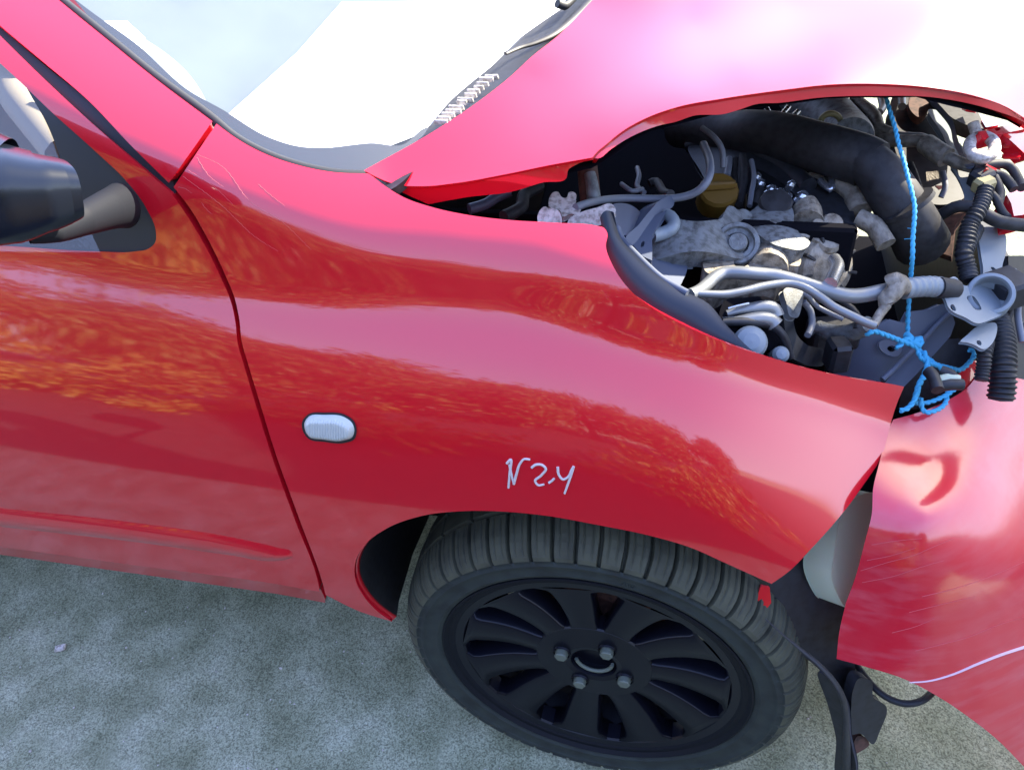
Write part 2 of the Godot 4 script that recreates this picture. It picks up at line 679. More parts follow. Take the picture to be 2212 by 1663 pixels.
func materials() -> void:
	var grime := noise_tex(0.016, [[0.0, Color(0.45, 0.43, 0.41)], [0.36, Color(0.76, 0.73, 0.70)], [0.55, Color(0.94, 0.92, 0.9)], [1.0, Color(1, 1, 1)]], 3, 512, 6)
	var rough_bump := noise_tex(0.09, [], 5, 512, 4)
	M.paint = mat(0.60, 0.006, 0.017, 0.05)
	M.paint.metallic_specular = 0.69
	M.paint.clearcoat_enabled = true
	M.paint.clearcoat = 0.42
	M.paint.clearcoat_roughness = 0.31
	M.dusty = M.paint.duplicate()
	M.dusty.clearcoat = 0.25
	M.dusty.clearcoat_roughness = 0.4
	M.dusty.roughness = 0.12
	M.dusty.albedo_color = Color.WHITE
	M.dusty.albedo_texture = noise_tex(0.018, [[0.0, lin(0.58, 0.004, 0.02)], [0.45, lin(0.58, 0.012, 0.03)], [0.62, lin(0.58, 0.035, 0.055)], [1.0, lin(0.60, 0.08, 0.10)]], 51, 512, 6)
	M.dusty.uv1_triplanar = true
	M.dusty.uv1_scale = Vector3(1.2, 4.0, 1.2)
	M.dusty.heightmap_enabled = true
	M.dusty.heightmap_texture = rough_bump
	M.dusty.heightmap_scale = 0.004
	M.scrape = mat(0.60, 0.42, 0.45, 0.5)
	M.streak = mat(0.56, 0.075, 0.09, 0.6)
	M.scratch_glint = mat(0.60, 0.14, 0.13, 0.5)
	M.jamb = mat(0.10, 0.004, 0.008, 0.5)
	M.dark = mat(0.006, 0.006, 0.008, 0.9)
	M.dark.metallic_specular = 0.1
	M.rubber = mat(0.012, 0.014, 0.017, 0.6)
	M.trim = mat(0.022, 0.029, 0.038, 0.5)
	M.gloss_black = mat(0.008, 0.011, 0.018, 0.22)
	M.gloss_rail = mat(0.010, 0.014, 0.024, 0.4)
	M.frit = mat(0.008, 0.011, 0.016, 0.5)
	M.pane = mat(0.42, 0.48, 0.52, 0.02)
	M.pane.transparency = BaseMaterial3D.TRANSPARENCY_ALPHA
	M.pane.albedo_color.a = 0.05
	M.arm = mat(0.010, 0.012, 0.016, 0.6)
	M.arm.metallic_specular = 0.3
	M.glare_white = mat(0.85, 0.85, 0.83, 0.7)  # white of the sun glare painted under the windscreen
	M.dash = grubby(mat(0.13, 0.165, 0.175, 0.8), noise_tex(0.004, [[0.0, Color(0.75, 0.75, 0.75)], [0.5, Color(0.9, 0.9, 0.9)], [1.0, Color(1, 1, 1)]], 31), 2.0)
	M.dash_half_lit = mat(0.30, 0.35, 0.36, 0.7)  # tone of the painted light band and shadow strip
	M.alu = grubby(mat(0.19, 0.21, 0.215, 0.6, 0.15), grime, 9.0, rough_bump, 0.08)
	M.alu_warm = grubby(mat(0.30, 0.275, 0.22, 0.6, 0.2), grime, 9.0, rough_bump, 0.08)
	M.steel = mat(0.55, 0.57, 0.6, 0.25, 0.9)
	M.pipe = mat(0.21, 0.22, 0.22, 0.42, 0.5)
	M.primer = mat(0.085, 0.10, 0.135, 0.45)
	M.bracket = mat(0.19, 0.22, 0.235, 0.5, 0.1)
	M.plastic = grubby(mat(0.016, 0.018, 0.023, 0.55), grime, 8.0)
	M.hose = grubby(mat(0.028, 0.028, 0.03, 0.65), grime, 8.0)
	M.grey_hose = mat(0.16, 0.17, 0.19, 0.5)
	M.amber = mat(0.16, 0.085, 0.01, 0.5)
	M.rust = grubby(mat(0.10, 0.045, 0.03, 0.8), grime, 9.0)
	M.foam = grubby(mat(0.68, 0.65, 0.6, 0.8), grime, 14.0, rough_bump, 0.1)
	M.bottle = mat(0.44, 0.47, 0.33, 0.4)
	M.bottle.subsurf_scatter_enabled = true
	M.bottle.subsurf_scatter_strength = 0.3
	M.twine = mat(0.045, 0.34, 0.54, 0.7)
	M.lens = mat(0.50, 0.53, 0.49, 0.25)
	M.lens.clearcoat_enabled = true
	M.chalk = mat(0.62, 0.55, 0.54, 0.6)
	M.wheel_black = mat(0.0045, 0.005, 0.009, 0.3)
	M.wheel_black.metallic_specular = 0.36
	M.wheel_black.clearcoat_enabled = true
	M.wheel_black.clearcoat = 0.0
	M.wheel_black.clearcoat_roughness = 0.2
	M.wheel_dark = mat(0.005, 0.006, 0.009, 0.55)
	M.wheel_dark.metallic_specular = 0.3
	M.tyre = grubby(mat(0.026, 0.036, 0.035, 0.8), noise_tex(0.01, [[0.0, Color(0.55, 0.55, 0.5)], [0.5, Color(0.85, 0.85, 0.8)], [1.0, Color(1, 1, 0.9)]], 11), 4.0)
	M.tread = M.tyre.duplicate()
	M.tread.albedo_color = lin(0.085, 0.088, 0.062)
	M.bolt = mat(0.13, 0.15, 0.115, 0.6, 0.2)
	M.beige = mat(0.30, 0.265, 0.20, 0.8)
	M.brass = mat(0.32, 0.27, 0.12, 0.5, 0.1)

func ground() -> void:
	var m := StandardMaterial3D.new()
	m.albedo_texture = noise_tex(0.008, [[0.0, lin(0.24, 0.26, 0.15)], [0.35, lin(0.335, 0.36, 0.225)], [0.6, lin(0.41, 0.435, 0.285)], [1.0, lin(0.54, 0.56, 0.40)]], 21, 1024, 8)
	m.uv1_triplanar = true
	m.uv1_world_triplanar = true
	m.uv1_scale = Vector3.ONE * 0.9
	m.detail_enabled = true
	m.detail_blend_mode = BaseMaterial3D.BLEND_MODE_MUL
	m.detail_albedo = noise_tex(0.30, [[0.0, Color(0.40, 0.40, 0.38)], [0.35, Color(0.74, 0.74, 0.72)], [0.6, Color(0.92, 0.92, 0.91)], [0.8, Color(1, 1, 1)], [1.0, Color(1.0, 1.0, 1.0)]], 22, 1024, 3, FastNoiseLite.TYPE_VALUE)
	m.detail_uv_layer = BaseMaterial3D.DETAIL_UV_2
	m.uv2_triplanar = true
	m.uv2_world_triplanar = true
	m.uv2_scale = Vector3.ONE * 1.7
	m.heightmap_enabled = true
	m.heightmap_texture = noise_tex(0.16, [], 23, 1024, 4, FastNoiseLite.TYPE_VALUE)
	m.heightmap_scale = 0.18
	m.roughness = 0.9
	var pm := PlaneMesh.new()
	pm.size = Vector2(300, 300)
	var g := part("ground", pm, m, self, "grey worn concrete ground under and around the car")
	g.set_meta("kind", "structure")
	var rm := mat(0.03, 0.032, 0.036, 0.9)  # dark tone stands in for shaded ground mirrored in the paint
	rm.albedo_texture = noise_tex(0.02, [[0.0, Color(0.7, 0.7, 0.7)], [1.0, Color(1, 1, 1)]], 41)
	rm.uv1_triplanar = true
	var dark_sheet := PlaneMesh.new()
	dark_sheet.size = Vector2(120, 9.0)
	var r := part("added_dark_ground", dark_sheet, rm, self, "dark ground added behind the viewer to darken paint reflections")
	r.position = Vector3(0, 0.004, 5.95)
	r.set_meta("kind", "structure")
	var ahead := PlaneMesh.new()  # dark sheet added to dim the ground mirrored in the front
	ahead.size = Vector2(50, 40)
	var r2 := part("added_dark_ground_ahead", ahead, rm, self, "dark ground added ahead of the car to darken paint reflections")
	r2.position = Vector3(27.0, 0.008, -18.0)
	r2.set_meta("kind", "structure")

# ---------------------------------------------------------------- door, wing, pillar
func body() -> void:
	var rim := 0.014
	# underneath the gaps: the body shell, set back
	var shell := smooth(sharpened(pts([-330, -330, 150, -40, 330, 170, 470, 275, 520, 330, 640, 370, 800, 395, 800, 470, 640, 520, 560, 640, 590, 820, 640, 960, 720, 1180, 745, 1285, 600, 1266, 300, 1228, 0, 1189, -330, 1147, -330, 700, -100, 640, 330, 600, 420, 540, 300, 340, 60, 130, -330, -200])), 20.0)
	part("inner_shell", panel(Behind.new(skin, 0.022), shell, 30.0, 0.0), M.jamb, car)

	var fender_line := pts([374, 404, 374, 404, 467, 267, 467, 267, 503, 294, 565, 329, 645, 357, 722, 372, 797, 375, 797, 375, 832, 402, 872, 426, 932, 447, 1010, 464, 1100, 475, 1200, 481, 1290, 488, 1305, 492, 1312, 503, 1309, 530, 1325, 575, 1360, 625, 1410, 665, 1480, 703, 1560, 738, 1640, 765, 1750, 797, 1860, 820, 1930, 830, 1954, 835, 1954, 835, 1938, 873, 1925, 914, 1901, 995, 1884, 1022, 1884, 1022, 1826, 1102, 1755, 1183, 1700, 1238, 1667, 1261, 1667, 1261, 1565, 1215, 1498, 1185, 1400, 1156, 1292, 1134, 1180, 1114, 1088, 1105, 1000, 1104, 912, 1114, 834, 1142, 785, 1180, 767, 1216, 766, 1246, 786, 1289, 817, 1322, 847, 1343, 847, 1343, 775, 1320, 703, 1285, 703, 1285, 697, 1262, 645, 1118, 595, 980, 560, 868, 535, 785, 521, 735, 517, 695, 508, 650, 484, 590, 445, 510, 405, 443])
	var fender := part("front_wing", panel(skin, smooth(fender_line), 13.0, rim), M.paint, car)
	# the lip of the wheel arch, folded under, and the black liner that starts behind it
	var arch := pts([1667, 1261, 1565, 1215, 1498, 1185, 1400, 1156, 1292, 1134, 1180, 1114, 1088, 1105, 1000, 1104, 912, 1114, 834, 1142, 785, 1180, 767, 1216, 766, 1246, 786, 1289, 817, 1322, 847, 1343])
	var mk := Maker.new()
	var ln := Maker.new()
	var line := smooth(arch, 8.0, false)
	var prev := []
	var before := []
	for i in line.size():
		var p: Vector3 = skin.pos(line[i])
		var n: Vector3 = skin.normal(p)
		var inward: Vector3 = (Vector3(-0.03, 0.3, p.z) - p).normalized()
		var wob := 0.003 * sin(i * 0.5) * sin(i * 0.13)
		var row := [mk.vert(p - n * 0.003 + inward * 0.0005, n), mk.vert(p - n * 0.010 + inward * 0.004, inward)]
		var in_row := [ln.vert(p - n * 0.009 + inward * 0.004, inward), ln.vert(p - Vector3(0, 0, 0.035) - inward * (0.004 + wob), inward), ln.vert(p - Vector3(0, 0, 0.12) - inward * 0.012, inward), ln.vert(Vector3(p.x, p.y, 0.42) - inward * 0.012, inward), ln.vert(Vector3(-0.03, 0.3, 0.42) - inward * 0.05, Vector3(0, 0, 1))]
		if prev.size():
			mk.quad(prev[0], row[0], row[1], prev[1])
			for k in 4:
				ln.quad(before[k], in_row[k], in_row[k + 1], before[k + 1])
		prev = row
		before = in_row
	made("arch_lip", mk, M.paint, fender)
	made("wheel_arch_liner", ln, M.plastic, car)
	# side indicator
	var ind := smooth(pts([668, 897, 700, 894, 745, 899, 762, 912, 767, 928, 762, 944, 745, 951, 700, 949, 670, 943, 659, 928, 657, 912]), 4.0)
	var gasket := smooth(pts([668, 893, 700, 890, 746, 895, 765, 909, 771, 928, 766, 947, 747, 955, 700, 953, 668, 947, 655, 930, 653, 911]), 4.0)
	part("indicator_gasket", panel(Behind.new(skin, -0.0012), gasket, 6.0, 0.003, 0.0008), M.rubber, fender)
	part("side_indicator", indicator(ind), M.lens, fender, "clear oval side indicator lens")
	for sc in [[1250, 980, 1400, 1050, 1600, 1290, 1780, 1400, 1980, 1590], [1190, 1080, 1350, 1180, 1480, 1300], [1160, 1120, 1400, 1300, 1640, 1520, 1770, 1600], [1130, 1190, 1175, 1200, 1220, 1230], [1280, 1290, 1310, 1330, 1350, 1365], [1640, 1170, 1720, 1240, 1810, 1310], [1250, 1000, 1330, 1120, 1420, 1190]]:
		scratch_glint(sc, fender)
	# paint marker writing N24
	var chalk := Maker.new()
	for s in [[1020, 1335, 1042, 1312, 1038, 1400, 1030, 1490], [1036, 1340, 1050, 1410, 1064, 1466], [1064, 1466, 1082, 1400, 1105, 1335, 1130, 1308, 1168, 1310], [1178, 1362, 1200, 1345, 1245, 1345, 1268, 1368, 1240, 1410, 1200, 1448, 1218, 1472, 1258, 1468], [1288, 1458, 1306, 1446, 1322, 1430], [1344, 1358, 1350, 1405, 1378, 1436, 1410, 1420, 1435, 1370, 1445, 1354], [1445, 1354, 1425, 1420, 1404, 1480, 1388, 1526]]:
		var q := smooth(vw("5", s), 3.0, false)
		var line3 := []
		for k in q.size():
			var p := skin.pos(q[k])
			line3.append(p + skin.normal(p) * 0.0004)
		tube(chalk, line3, 0.0016, 0.0013, 6)
	made("painted_number", chalk, M.chalk, fender, "handwritten white N24")

	# door with its window opening
	var door_line := pts([-330, -268, -330, -268, 0, 78, 90, 166, 176, 246, 290, 348, 368, 416, 368, 416, 396, 455, 436, 520, 475, 597, 499, 655, 508, 698, 512, 738, 526, 788, 551, 872, 586, 984, 636, 1122, 688, 1266, 690, 1278, 690, 1278, 600, 1262, 300, 1222, 0, 1181, -330, 1138, -330, 1138, -330, 528, -330, 528, 0, 531, 204, 543, 290, 543, 320, 537, 335, 522, 336, 502, 316, 451, 271, 390, 204, 326, 102, 234, 44, 178, 0, 137, -330, -180, -330, -180])
	var door := part("front_door", panel(skin, smooth(door_line), 15.0, 0.02), M.paint, car)
	# rubbing strip
	var strip := smooth(pts([-330, 1062, -330, 1062, 0, 1097, 300, 1130, 500, 1160, 600, 1183, 630, 1192, 634, 1201, 620, 1208, 590, 1212, 500, 1200, 300, 1172, 0, 1138, -330, 1100, -330, 1100]), 7.0)
	part("rubbing_strip", panel(Raised.new(skin, strip, 0.006, 24.0), strip, 4.0, 0.0), M.paint, door)
	# sill below the door
	var sill := Sheet.new([[-330, 1120, 0.695], [0, 1165, 0.70], [300, 1205, 0.70], [690, 1268, 0.705], [-330, 1156, 0.665], [0, 1199, 0.67], [300, 1241, 0.675], [700, 1300, 0.68]])
	part("sill", panel(sill, smooth(sharpened(pts([-330, 1120, 0, 1165, 300, 1205, 690, 1268, 702, 1294, 702, 1302, 600, 1283, 300, 1240, 0, 1198, -330, 1155])), 12.0), 12.0, 0.02), M.paint, car)
	# pillar
	var pillar := smooth(pts([-330, -258, -330, -258, 0, 56, 95, 136, 190, 217, 280, 312, 364, 395, 364, 395, 458, 262, 458, 262, 339, 173, 234, 88, 126, 0, -330, -420, -330, -420]), 8.0)
	part("windscreen_pillar", panel(skin, pillar, 13.0, 0.014), M.paint, car)
	# black seal between pillar and door
	var seal := smooth(pts([-330, -265, 0, 52, 100, 140, 190, 214, 280, 309, 366, 396, 372, 416, 288, 350, 176, 249, 86, 168, 0, 82, -330, -262]), 12.0)
	part("door_seal", panel(Behind.new(skin, 0.006), seal, 14.0, 0.012), M.rubber, door)
	# window: dark inner frame, glass
	var win := Sheet.new([[0, 137, 0.60], [0, 531, 0.725], [336, 502, 0.715], [-330, 528, 0.725], [-330, -180, 0.53]])
	var gl := smooth(sharpened(pts([-330, 540, -330, -195, 20, 140, 66, 186, 130, 352, 215, 545])), 14.0)
	part("side_window", panel(win, gl, 24.0, 0.0), M.pane, door)
	# sail panel carrying the mirror
	var sail := smooth(pts([42, 170, 42, 170, 105, 232, 206, 323, 274, 388, 319, 450, 339, 502, 337, 526, 320, 541, 288, 547, 200, 549, 150, 549, 150, 549, 150, 470, 125, 350, 90, 260, 60, 205]), 7.0)
	part("mirror_base", panel(Behind.new(skin, 0.004), sail, 12.0, 0.012, 0.002), M.trim, door)
	var waist := smooth(pts([-330, 520, 0, 524, 190, 530, 200, 547, 0, 541, -330, 540]), 10.0)
	part("window_seal", panel(Behind.new(skin, 0.004), waist, 12.0, 0.012, 0.002), M.rubber, door)
	mirror(door)
	# beige pillar trim inside the window
	var trim := Maker.new()
	tube(trim, [at(-330, -160, 0.45), at(0, 150, 0.52), at(60, 230, 0.56), at(140, 330, 0.6)], 0.03, 0.025, 12)
	made("pillar_trim", trim, M.beige, car)

class Raised:   # a moulding standing proud of the skin, rounded towards its outline
	var of
	var line: PackedVector2Array
	var by: float
	var run: float
	func _init(o, l: PackedVector2Array, h: float, w: float) -> void:
		of = o
		line = l
		by = h
		run = w
	func lift(q: Vector2) -> float:
		var d := 1e9
		for i in line.size():
			var a := line[i]
			var b := line[(i + 1) % line.size()]
			d = minf(d, q.distance_squared_to(Geometry2D.get_closest_point_to_segment(q, a, b)))
		var t := clampf(sqrt(d) / run, 0, 1)
		return by * (1.0 - pow(1.0 - t, 2.2)) if Geometry2D.is_point_in_polygon(q, line) else 0.0
	func pos(q: Vector2) -> Vector3:
		var p: Vector3 = of.pos(q)
		return p + of.nrm(q, p) * lift(q)
	func nrm(q: Vector2, _p: Vector3) -> Vector3:
		var a := pos(q + Vector2(1.5, 0)) - pos(q - Vector2(1.5, 0))
		var b := pos(q + Vector2(0, 1.5)) - pos(q - Vector2(0, 1.5))
		var n := b.cross(a).normalized()
		return n if n.dot(Geo.sight(q)) < 0 else -n

class Ribbed extends Raised:
	func pos(q: Vector2) -> Vector3:
		var p: Vector3 = of.pos(q)
		var h := lift(q)
		return p + of.nrm(q, p) * (h + (0.0006 * sin(q.x * TAU / 5.6) if h > by * 0.75 else 0.0))

func scratch_glint(a: Array, parent: Node) -> void:  # pale strokes paint the glints along fine scratches
	var mk := Maker.new()
	var line := []
	var k := 0
	for q in smooth(vw("1", a), 5.0, false):
		q += Vector2(sin(k * 1.9), cos(k * 2.7)) * 0.5
		var p: Vector3 = skin.pos(q)
		line.append(p + skin.normal(p) * 0.00005)
		k += 1
	tube(mk, line, 0.00016, 0.0001, 5)
	made("scratch_glint", mk, M.scratch_glint, parent)

func indicator(line: PackedVector2Array) -> ArrayMesh:
	return panel(Ribbed.new(skin, line, 0.009, 16.0), line, 1.6, 0.0)

func mirror(door: Node3D) -> void:
	# arm
	var arm := Maker.new()
	loft(arm, [at(60, 512, 0.85), at(120, 500, 0.83), at(180, 474, 0.79), at(235, 452, 0.742), at(262, 444, 0.715)], [0.006, 0.010, 0.015, 0.020, 0.024], 0.8)
	made("mirror_arm", arm, M.arm, door)
	# housing: a rounded shell in front of the window, dark and shiny
	var mk := Maker.new()
	loft(mk, [at(-460, 330, 0.88), at(-240, 378, 0.88), at(-80, 402, 0.87), at(20, 415, 0.857), at(90, 413, 0.84), at(130, 410, 0.828), at(158, 408, 0.82)], [0.050, 0.049, 0.045, 0.037, 0.030, 0.026, 0.022], 1.25, 40, 0.62)
	made("mirror_housing", mk, M.gloss_black, door)
	var st := Maker.new()
	box(st, Vector3(-1.02, 0.80, 0.30), Vector3(0.30, 0.50, 0.46), Basis(Vector3(0, 0, 1), 0.25))
	made("front_seat", st, M.beige, car)

# ---------------------------------------------------------------- windscreen, cowl, wiper
var screen: Sheet
func glass() -> void:
	screen = Sheet.new([[465, 262, 0.600], [126, 0, 0.545], [790, 374, 0.585], [1278, 0, 0.14]])
	var line := smooth(pts([-330, -420, -330, -420, 126, -2, 234, 86, 339, 171, 463, 262, 505, 297, 565, 331, 645, 360, 722, 376, 800, 378, 800, 378, 905, 300, 968, 205, 1010, 168, 1080, 120, 1200, 0, 1420, -240, 1420, -240]), 10.0)
	part("windscreen", panel(Behind.new(screen, 0.004), line, 24.0, 0.0), M.pane, car)
	# black printed border of the glass and its rubber moulding
	var frit := smooth(pts([-330, -420, -330, -420, 126, -2, 234, 86, 339, 171, 463, 262, 505, 297, 565, 331, 645, 360, 722, 376, 800, 378, 800, 378, 860, 330, 945, 266, 945, 266, 930, 262, 870, 300, 800, 296, 760, 300, 700, 306, 640, 302, 577, 282, 475, 221, 407, 183, 292, 81, 193, 10, -330, -440, -330, -440]), 10.0)
	part("screen_border", panel(Behind.new(screen, 0.0095), frit, 12.0, 0.002), M.frit, car)
	var mould := Maker.new()
	var run := []
	for q in smooth(pts([-330, -424, 126, -4, 234, 84, 339, 169, 462, 260, 505, 296, 565, 330, 645, 359, 722, 375, 790, 379]), 14.0, false):
		run.append(screen.pos(q))
	tube(mould, run, 0.006, 0.006, 8)
	made("screen_moulding", mould, M.rubber, car)
	# dashboard under the glass; a white sheet stands in for sun glare
	var dash := smooth(sharpened(pts([-330, -440, 193, 10, 475, 221, 577, 282, 700, 306, 800, 300, 1000, 190, 1300, -100, 1300, -440])), 30.0)
	part("dashboard", panel(Behind.new(screen, 0.055), dash, 40.0, 0.0), M.dash, car)
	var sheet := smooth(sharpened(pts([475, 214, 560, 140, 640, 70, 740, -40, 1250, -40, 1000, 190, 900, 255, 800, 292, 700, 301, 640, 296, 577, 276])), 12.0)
	var shadow_outline := smooth(sharpened(pts([652, 294, 690, 298, 735, 255, 778, 205, 755, 214, 700, 255])), 10.0)
	part("glare_sheet", panel(Behind.new(screen, 0.03), sheet, 24.0, 0.002), M.glare_white, car)
	part("shadow_band", panel(Behind.new(screen, 0.0275), shadow_outline, 10.0, 0.001), M.dash_half_lit, car)  # painted shadow strip across the glare
	part("glare_patch", panel(Behind.new(screen, 0.035), smooth(sharpened(pts([180, -10, 292, 80, 303, 27, 262, -10])), 12.0), 30.0, 0.002), M.glare_white, car)  # white patch painted for sun falling on the dash
	part("light_band", panel(Behind.new(screen, 0.038), smooth(pts([303, 27, 303, 27, 345, 55, 400, 105, 440, 170, 452, 205, 452, 205, 407, 180, 292, 80, 292, 80]), 10.0), 30.0, 0.002), M.dash_half_lit, car)  # paler band painted for light on the dash
	# scuttle panel between glass and bonnet
	var cowl := Sheet.new([[790, 372, 0.59], [940, 272, 0.505], [1054, 190, 0.42], [1149, 100, 0.31], [1278, -10, 0.14]])
	var cl := smooth(pts([790, 376, 790, 376, 830, 335, 900, 275, 968, 196, 1010, 160, 1060, 120, 1110, 70, 1190, 0, 1260, -70, 1260, -70, 1420, -70, 1420, -70, 1278, 20, 1204, 95, 1149, 140, 1105, 180, 1054, 222, 939, 298, 800, 385]), 10.0)
	part("scuttle_panel", panel(Behind.new(cowl, 0.012), cl, 16.0, 0.01), M.plastic, car)
	var rng := RandomNumberGenerator.new()
	rng.seed = 4
	for i in 13:
		var f := float(i) / 12.0
		var q := Vector2(952, 268).lerp(Vector2(1062, 168), f) + Vector2(rng.randf_range(-2, 2), rng.randf_range(-2, 2))
		var p := cowl.pos(q)
		var n := cowl.nrm(q, p)
		var along := (cowl.pos(q + Vector2(5, -4)) - p).normalized()
		var mk := Maker.new()
		box(mk, p + n * 0.002, Vector3(0.0035, 0.006, rng.randf_range(0.014, 0.024)), Basis(along, n, along.cross(n)))
		made("grille_slat", mk, M.foam, car.get_node("scuttle_panel"))
	var arm := Maker.new()
	tube(arm, path("2", [1010, 340, 0.33, 1100, 300, 0.30, 1200, 270, 0.28, 1320, 215, 0.25, 1440, 120, 0.2, 1560, 0, 0.14, 1700, -150, 0.05]), 0.003, 0.010, 10, 0.0, 0.006, 0.6)
	made("wiper_arm", arm, M.plastic, car)
	var blade := Maker.new()
	tube(blade, path("2", [1340, 20, 0.2, 1385, 36, 0.19, 1425, 5, 0.17, 1480, -60, 0.13]), 0.006, 0.006, 8)
	made("wiper_blade", blade, M.rubber, car)

# ---------------------------------------------------------------- bonnet
func bonnet() -> void:
	var hood := Sheet.new([
		[786, 368, 0.600], [939, 282, 0.53], [1054, 204, 0.465], [1149, 122, 0.375], [1278, 0, 0.185], [1420, -100, 0.02],
		[851, 397, 0.600], [912, 402, 0.600], [986, 395, 0.598], [1088, 377, 0.594], [1190, 356, 0.588], [1278, 339, 0.58],
		[1310, 312, 0.565], [1350, 278, 0.545], [1420, 250, 0.525], [1500, 225, 0.50], [1600, 209, 0.465], [1800, 182, 0.40], [1900, 181, 0.36], [2006, 188, 0.32], [2108, 207, 0.27], [2212, 254, 0.20], [2400, 380, 0.10],
		[1150, 165, 0.415], [1290, 160, 0.405], [1600, 140, 0.37], [1800, 70, 0.225], [2000, 25, 0.10],
		[1500, 50, 0.20], [1700, 0, 0.05], [1600, -100, -0.12], [2000, -100, -0.2], [2400, -100, -0.28]], 1.2e-4)
	var line := smooth(pts([786, 368, 786, 368, 939, 282, 1054, 204, 1105, 163, 1149, 122, 1204, 78, 1278, 2, 1420, -150, 1420, -150, 2250, -150, 2250, -150, 2250, 276, 2250, 276, 2230, 264, 2212, 253, 2176, 231, 2108, 207, 2006, 188, 1904, 181, 1802, 182, 1684, 195, 1565, 212, 1463, 231, 1400, 253, 1345, 283, 1308, 313, 1288, 330, 1280, 340, 1280, 340, 1190, 356, 1088, 377, 986, 395, 912, 402, 851, 397, 817, 384]), 8.0)
	var b := part("bonnet", panel(hood, line, 14.0, 0.004, 0.0015), M.paint, car)
	var far := Maker.new()
	var rows := []
	for i in 21:
		var p: Vector3 = hood.pos(Vector2(lerpf(1420, 2250, i / 20.0), -149))
		var row := []
		for k in 13:
			var f := k / 12.0
			row.append(far.vert(Vector3(p.x - 0.05 * f, p.y - 0.10 * f * f, lerpf(p.z, -0.68, f)), Vector3(0.1, 1, -0.3 * f).normalized()))
		rows.append(row)
		if i:
			for k in 12:
				far.quad(rows[i - 1][k], rows[i - 1][k + 1], row[k + 1], row[k])
	made("bonnet_far_half", far, M.paint, b)
	# inner frame of the bonnet seen below its edge
	var rim := smooth(pts([1280, 341, 1280, 341, 1308, 315, 1345, 285, 1400, 255, 1463, 232, 1565, 213, 1684, 196, 1802, 183, 1904, 182, 2006, 189, 2108, 208, 2176, 232, 2212, 254, 2250, 277, 2250, 277, 2250, 290, 2250, 290, 2212, 263, 2142, 236, 2074, 219, 2006, 209, 1904, 207, 1768, 211, 1684, 222, 1633, 225, 1600, 236, 1565, 246, 1498, 250, 1463, 262, 1420, 272, 1360, 297, 1320, 322, 1292, 342]), 8.0)
	var under := Sheet.new([[1280, 341, 0.574], [1345, 285, 0.54], [1463, 232, 0.505], [1684, 196, 0.43], [1904, 182, 0.353], [2108, 208, 0.263], [2212, 254, 0.193], [2420, 401, 0.025], [1292, 344, 0.574], [1463, 262, 0.505], [1684, 222, 0.43], [1904, 207, 0.353], [2074, 219, 0.275], [2212, 263, 0.193], [2420, 425, 0.02]])
	part("bonnet_edge_frame", panel(under, rim, 10.0, 0.02), M.paint, b)
	var low := smooth(pts([822, 388, 822, 388, 851, 400, 912, 405, 986, 398, 1088, 380, 1190, 359, 1280, 342, 1280, 342, 1240, 358, 1228, 366, 1224, 384, 1173, 394, 1105, 414, 1007, 426, 925, 441, 925, 441, 870, 416]), 7.0)
	var lows := Sheet.new([[822, 388, 0.593], [912, 405, 0.594], [1088, 380, 0.588], [1280, 342, 0.57], [925, 441, 0.594], [1105, 414, 0.588], [1224, 384, 0.58]])
	part("bonnet_side_flange", panel(lows, low, 9.0, 0.02), M.paint, b)
	# structure underneath, dark
	part("bonnet_underside", panel(Behind.new(hood, 0.02), smooth(sharpened(pts([800, 372, 1278, 10, 1420, -140, 2240, -140, 2240, 262, 2212, 245, 2006, 180, 1800, 176, 1565, 205, 1400, 246, 1270, 330, 1000, 385])), 20.0), 28.0, 0.0), M.dark, b)

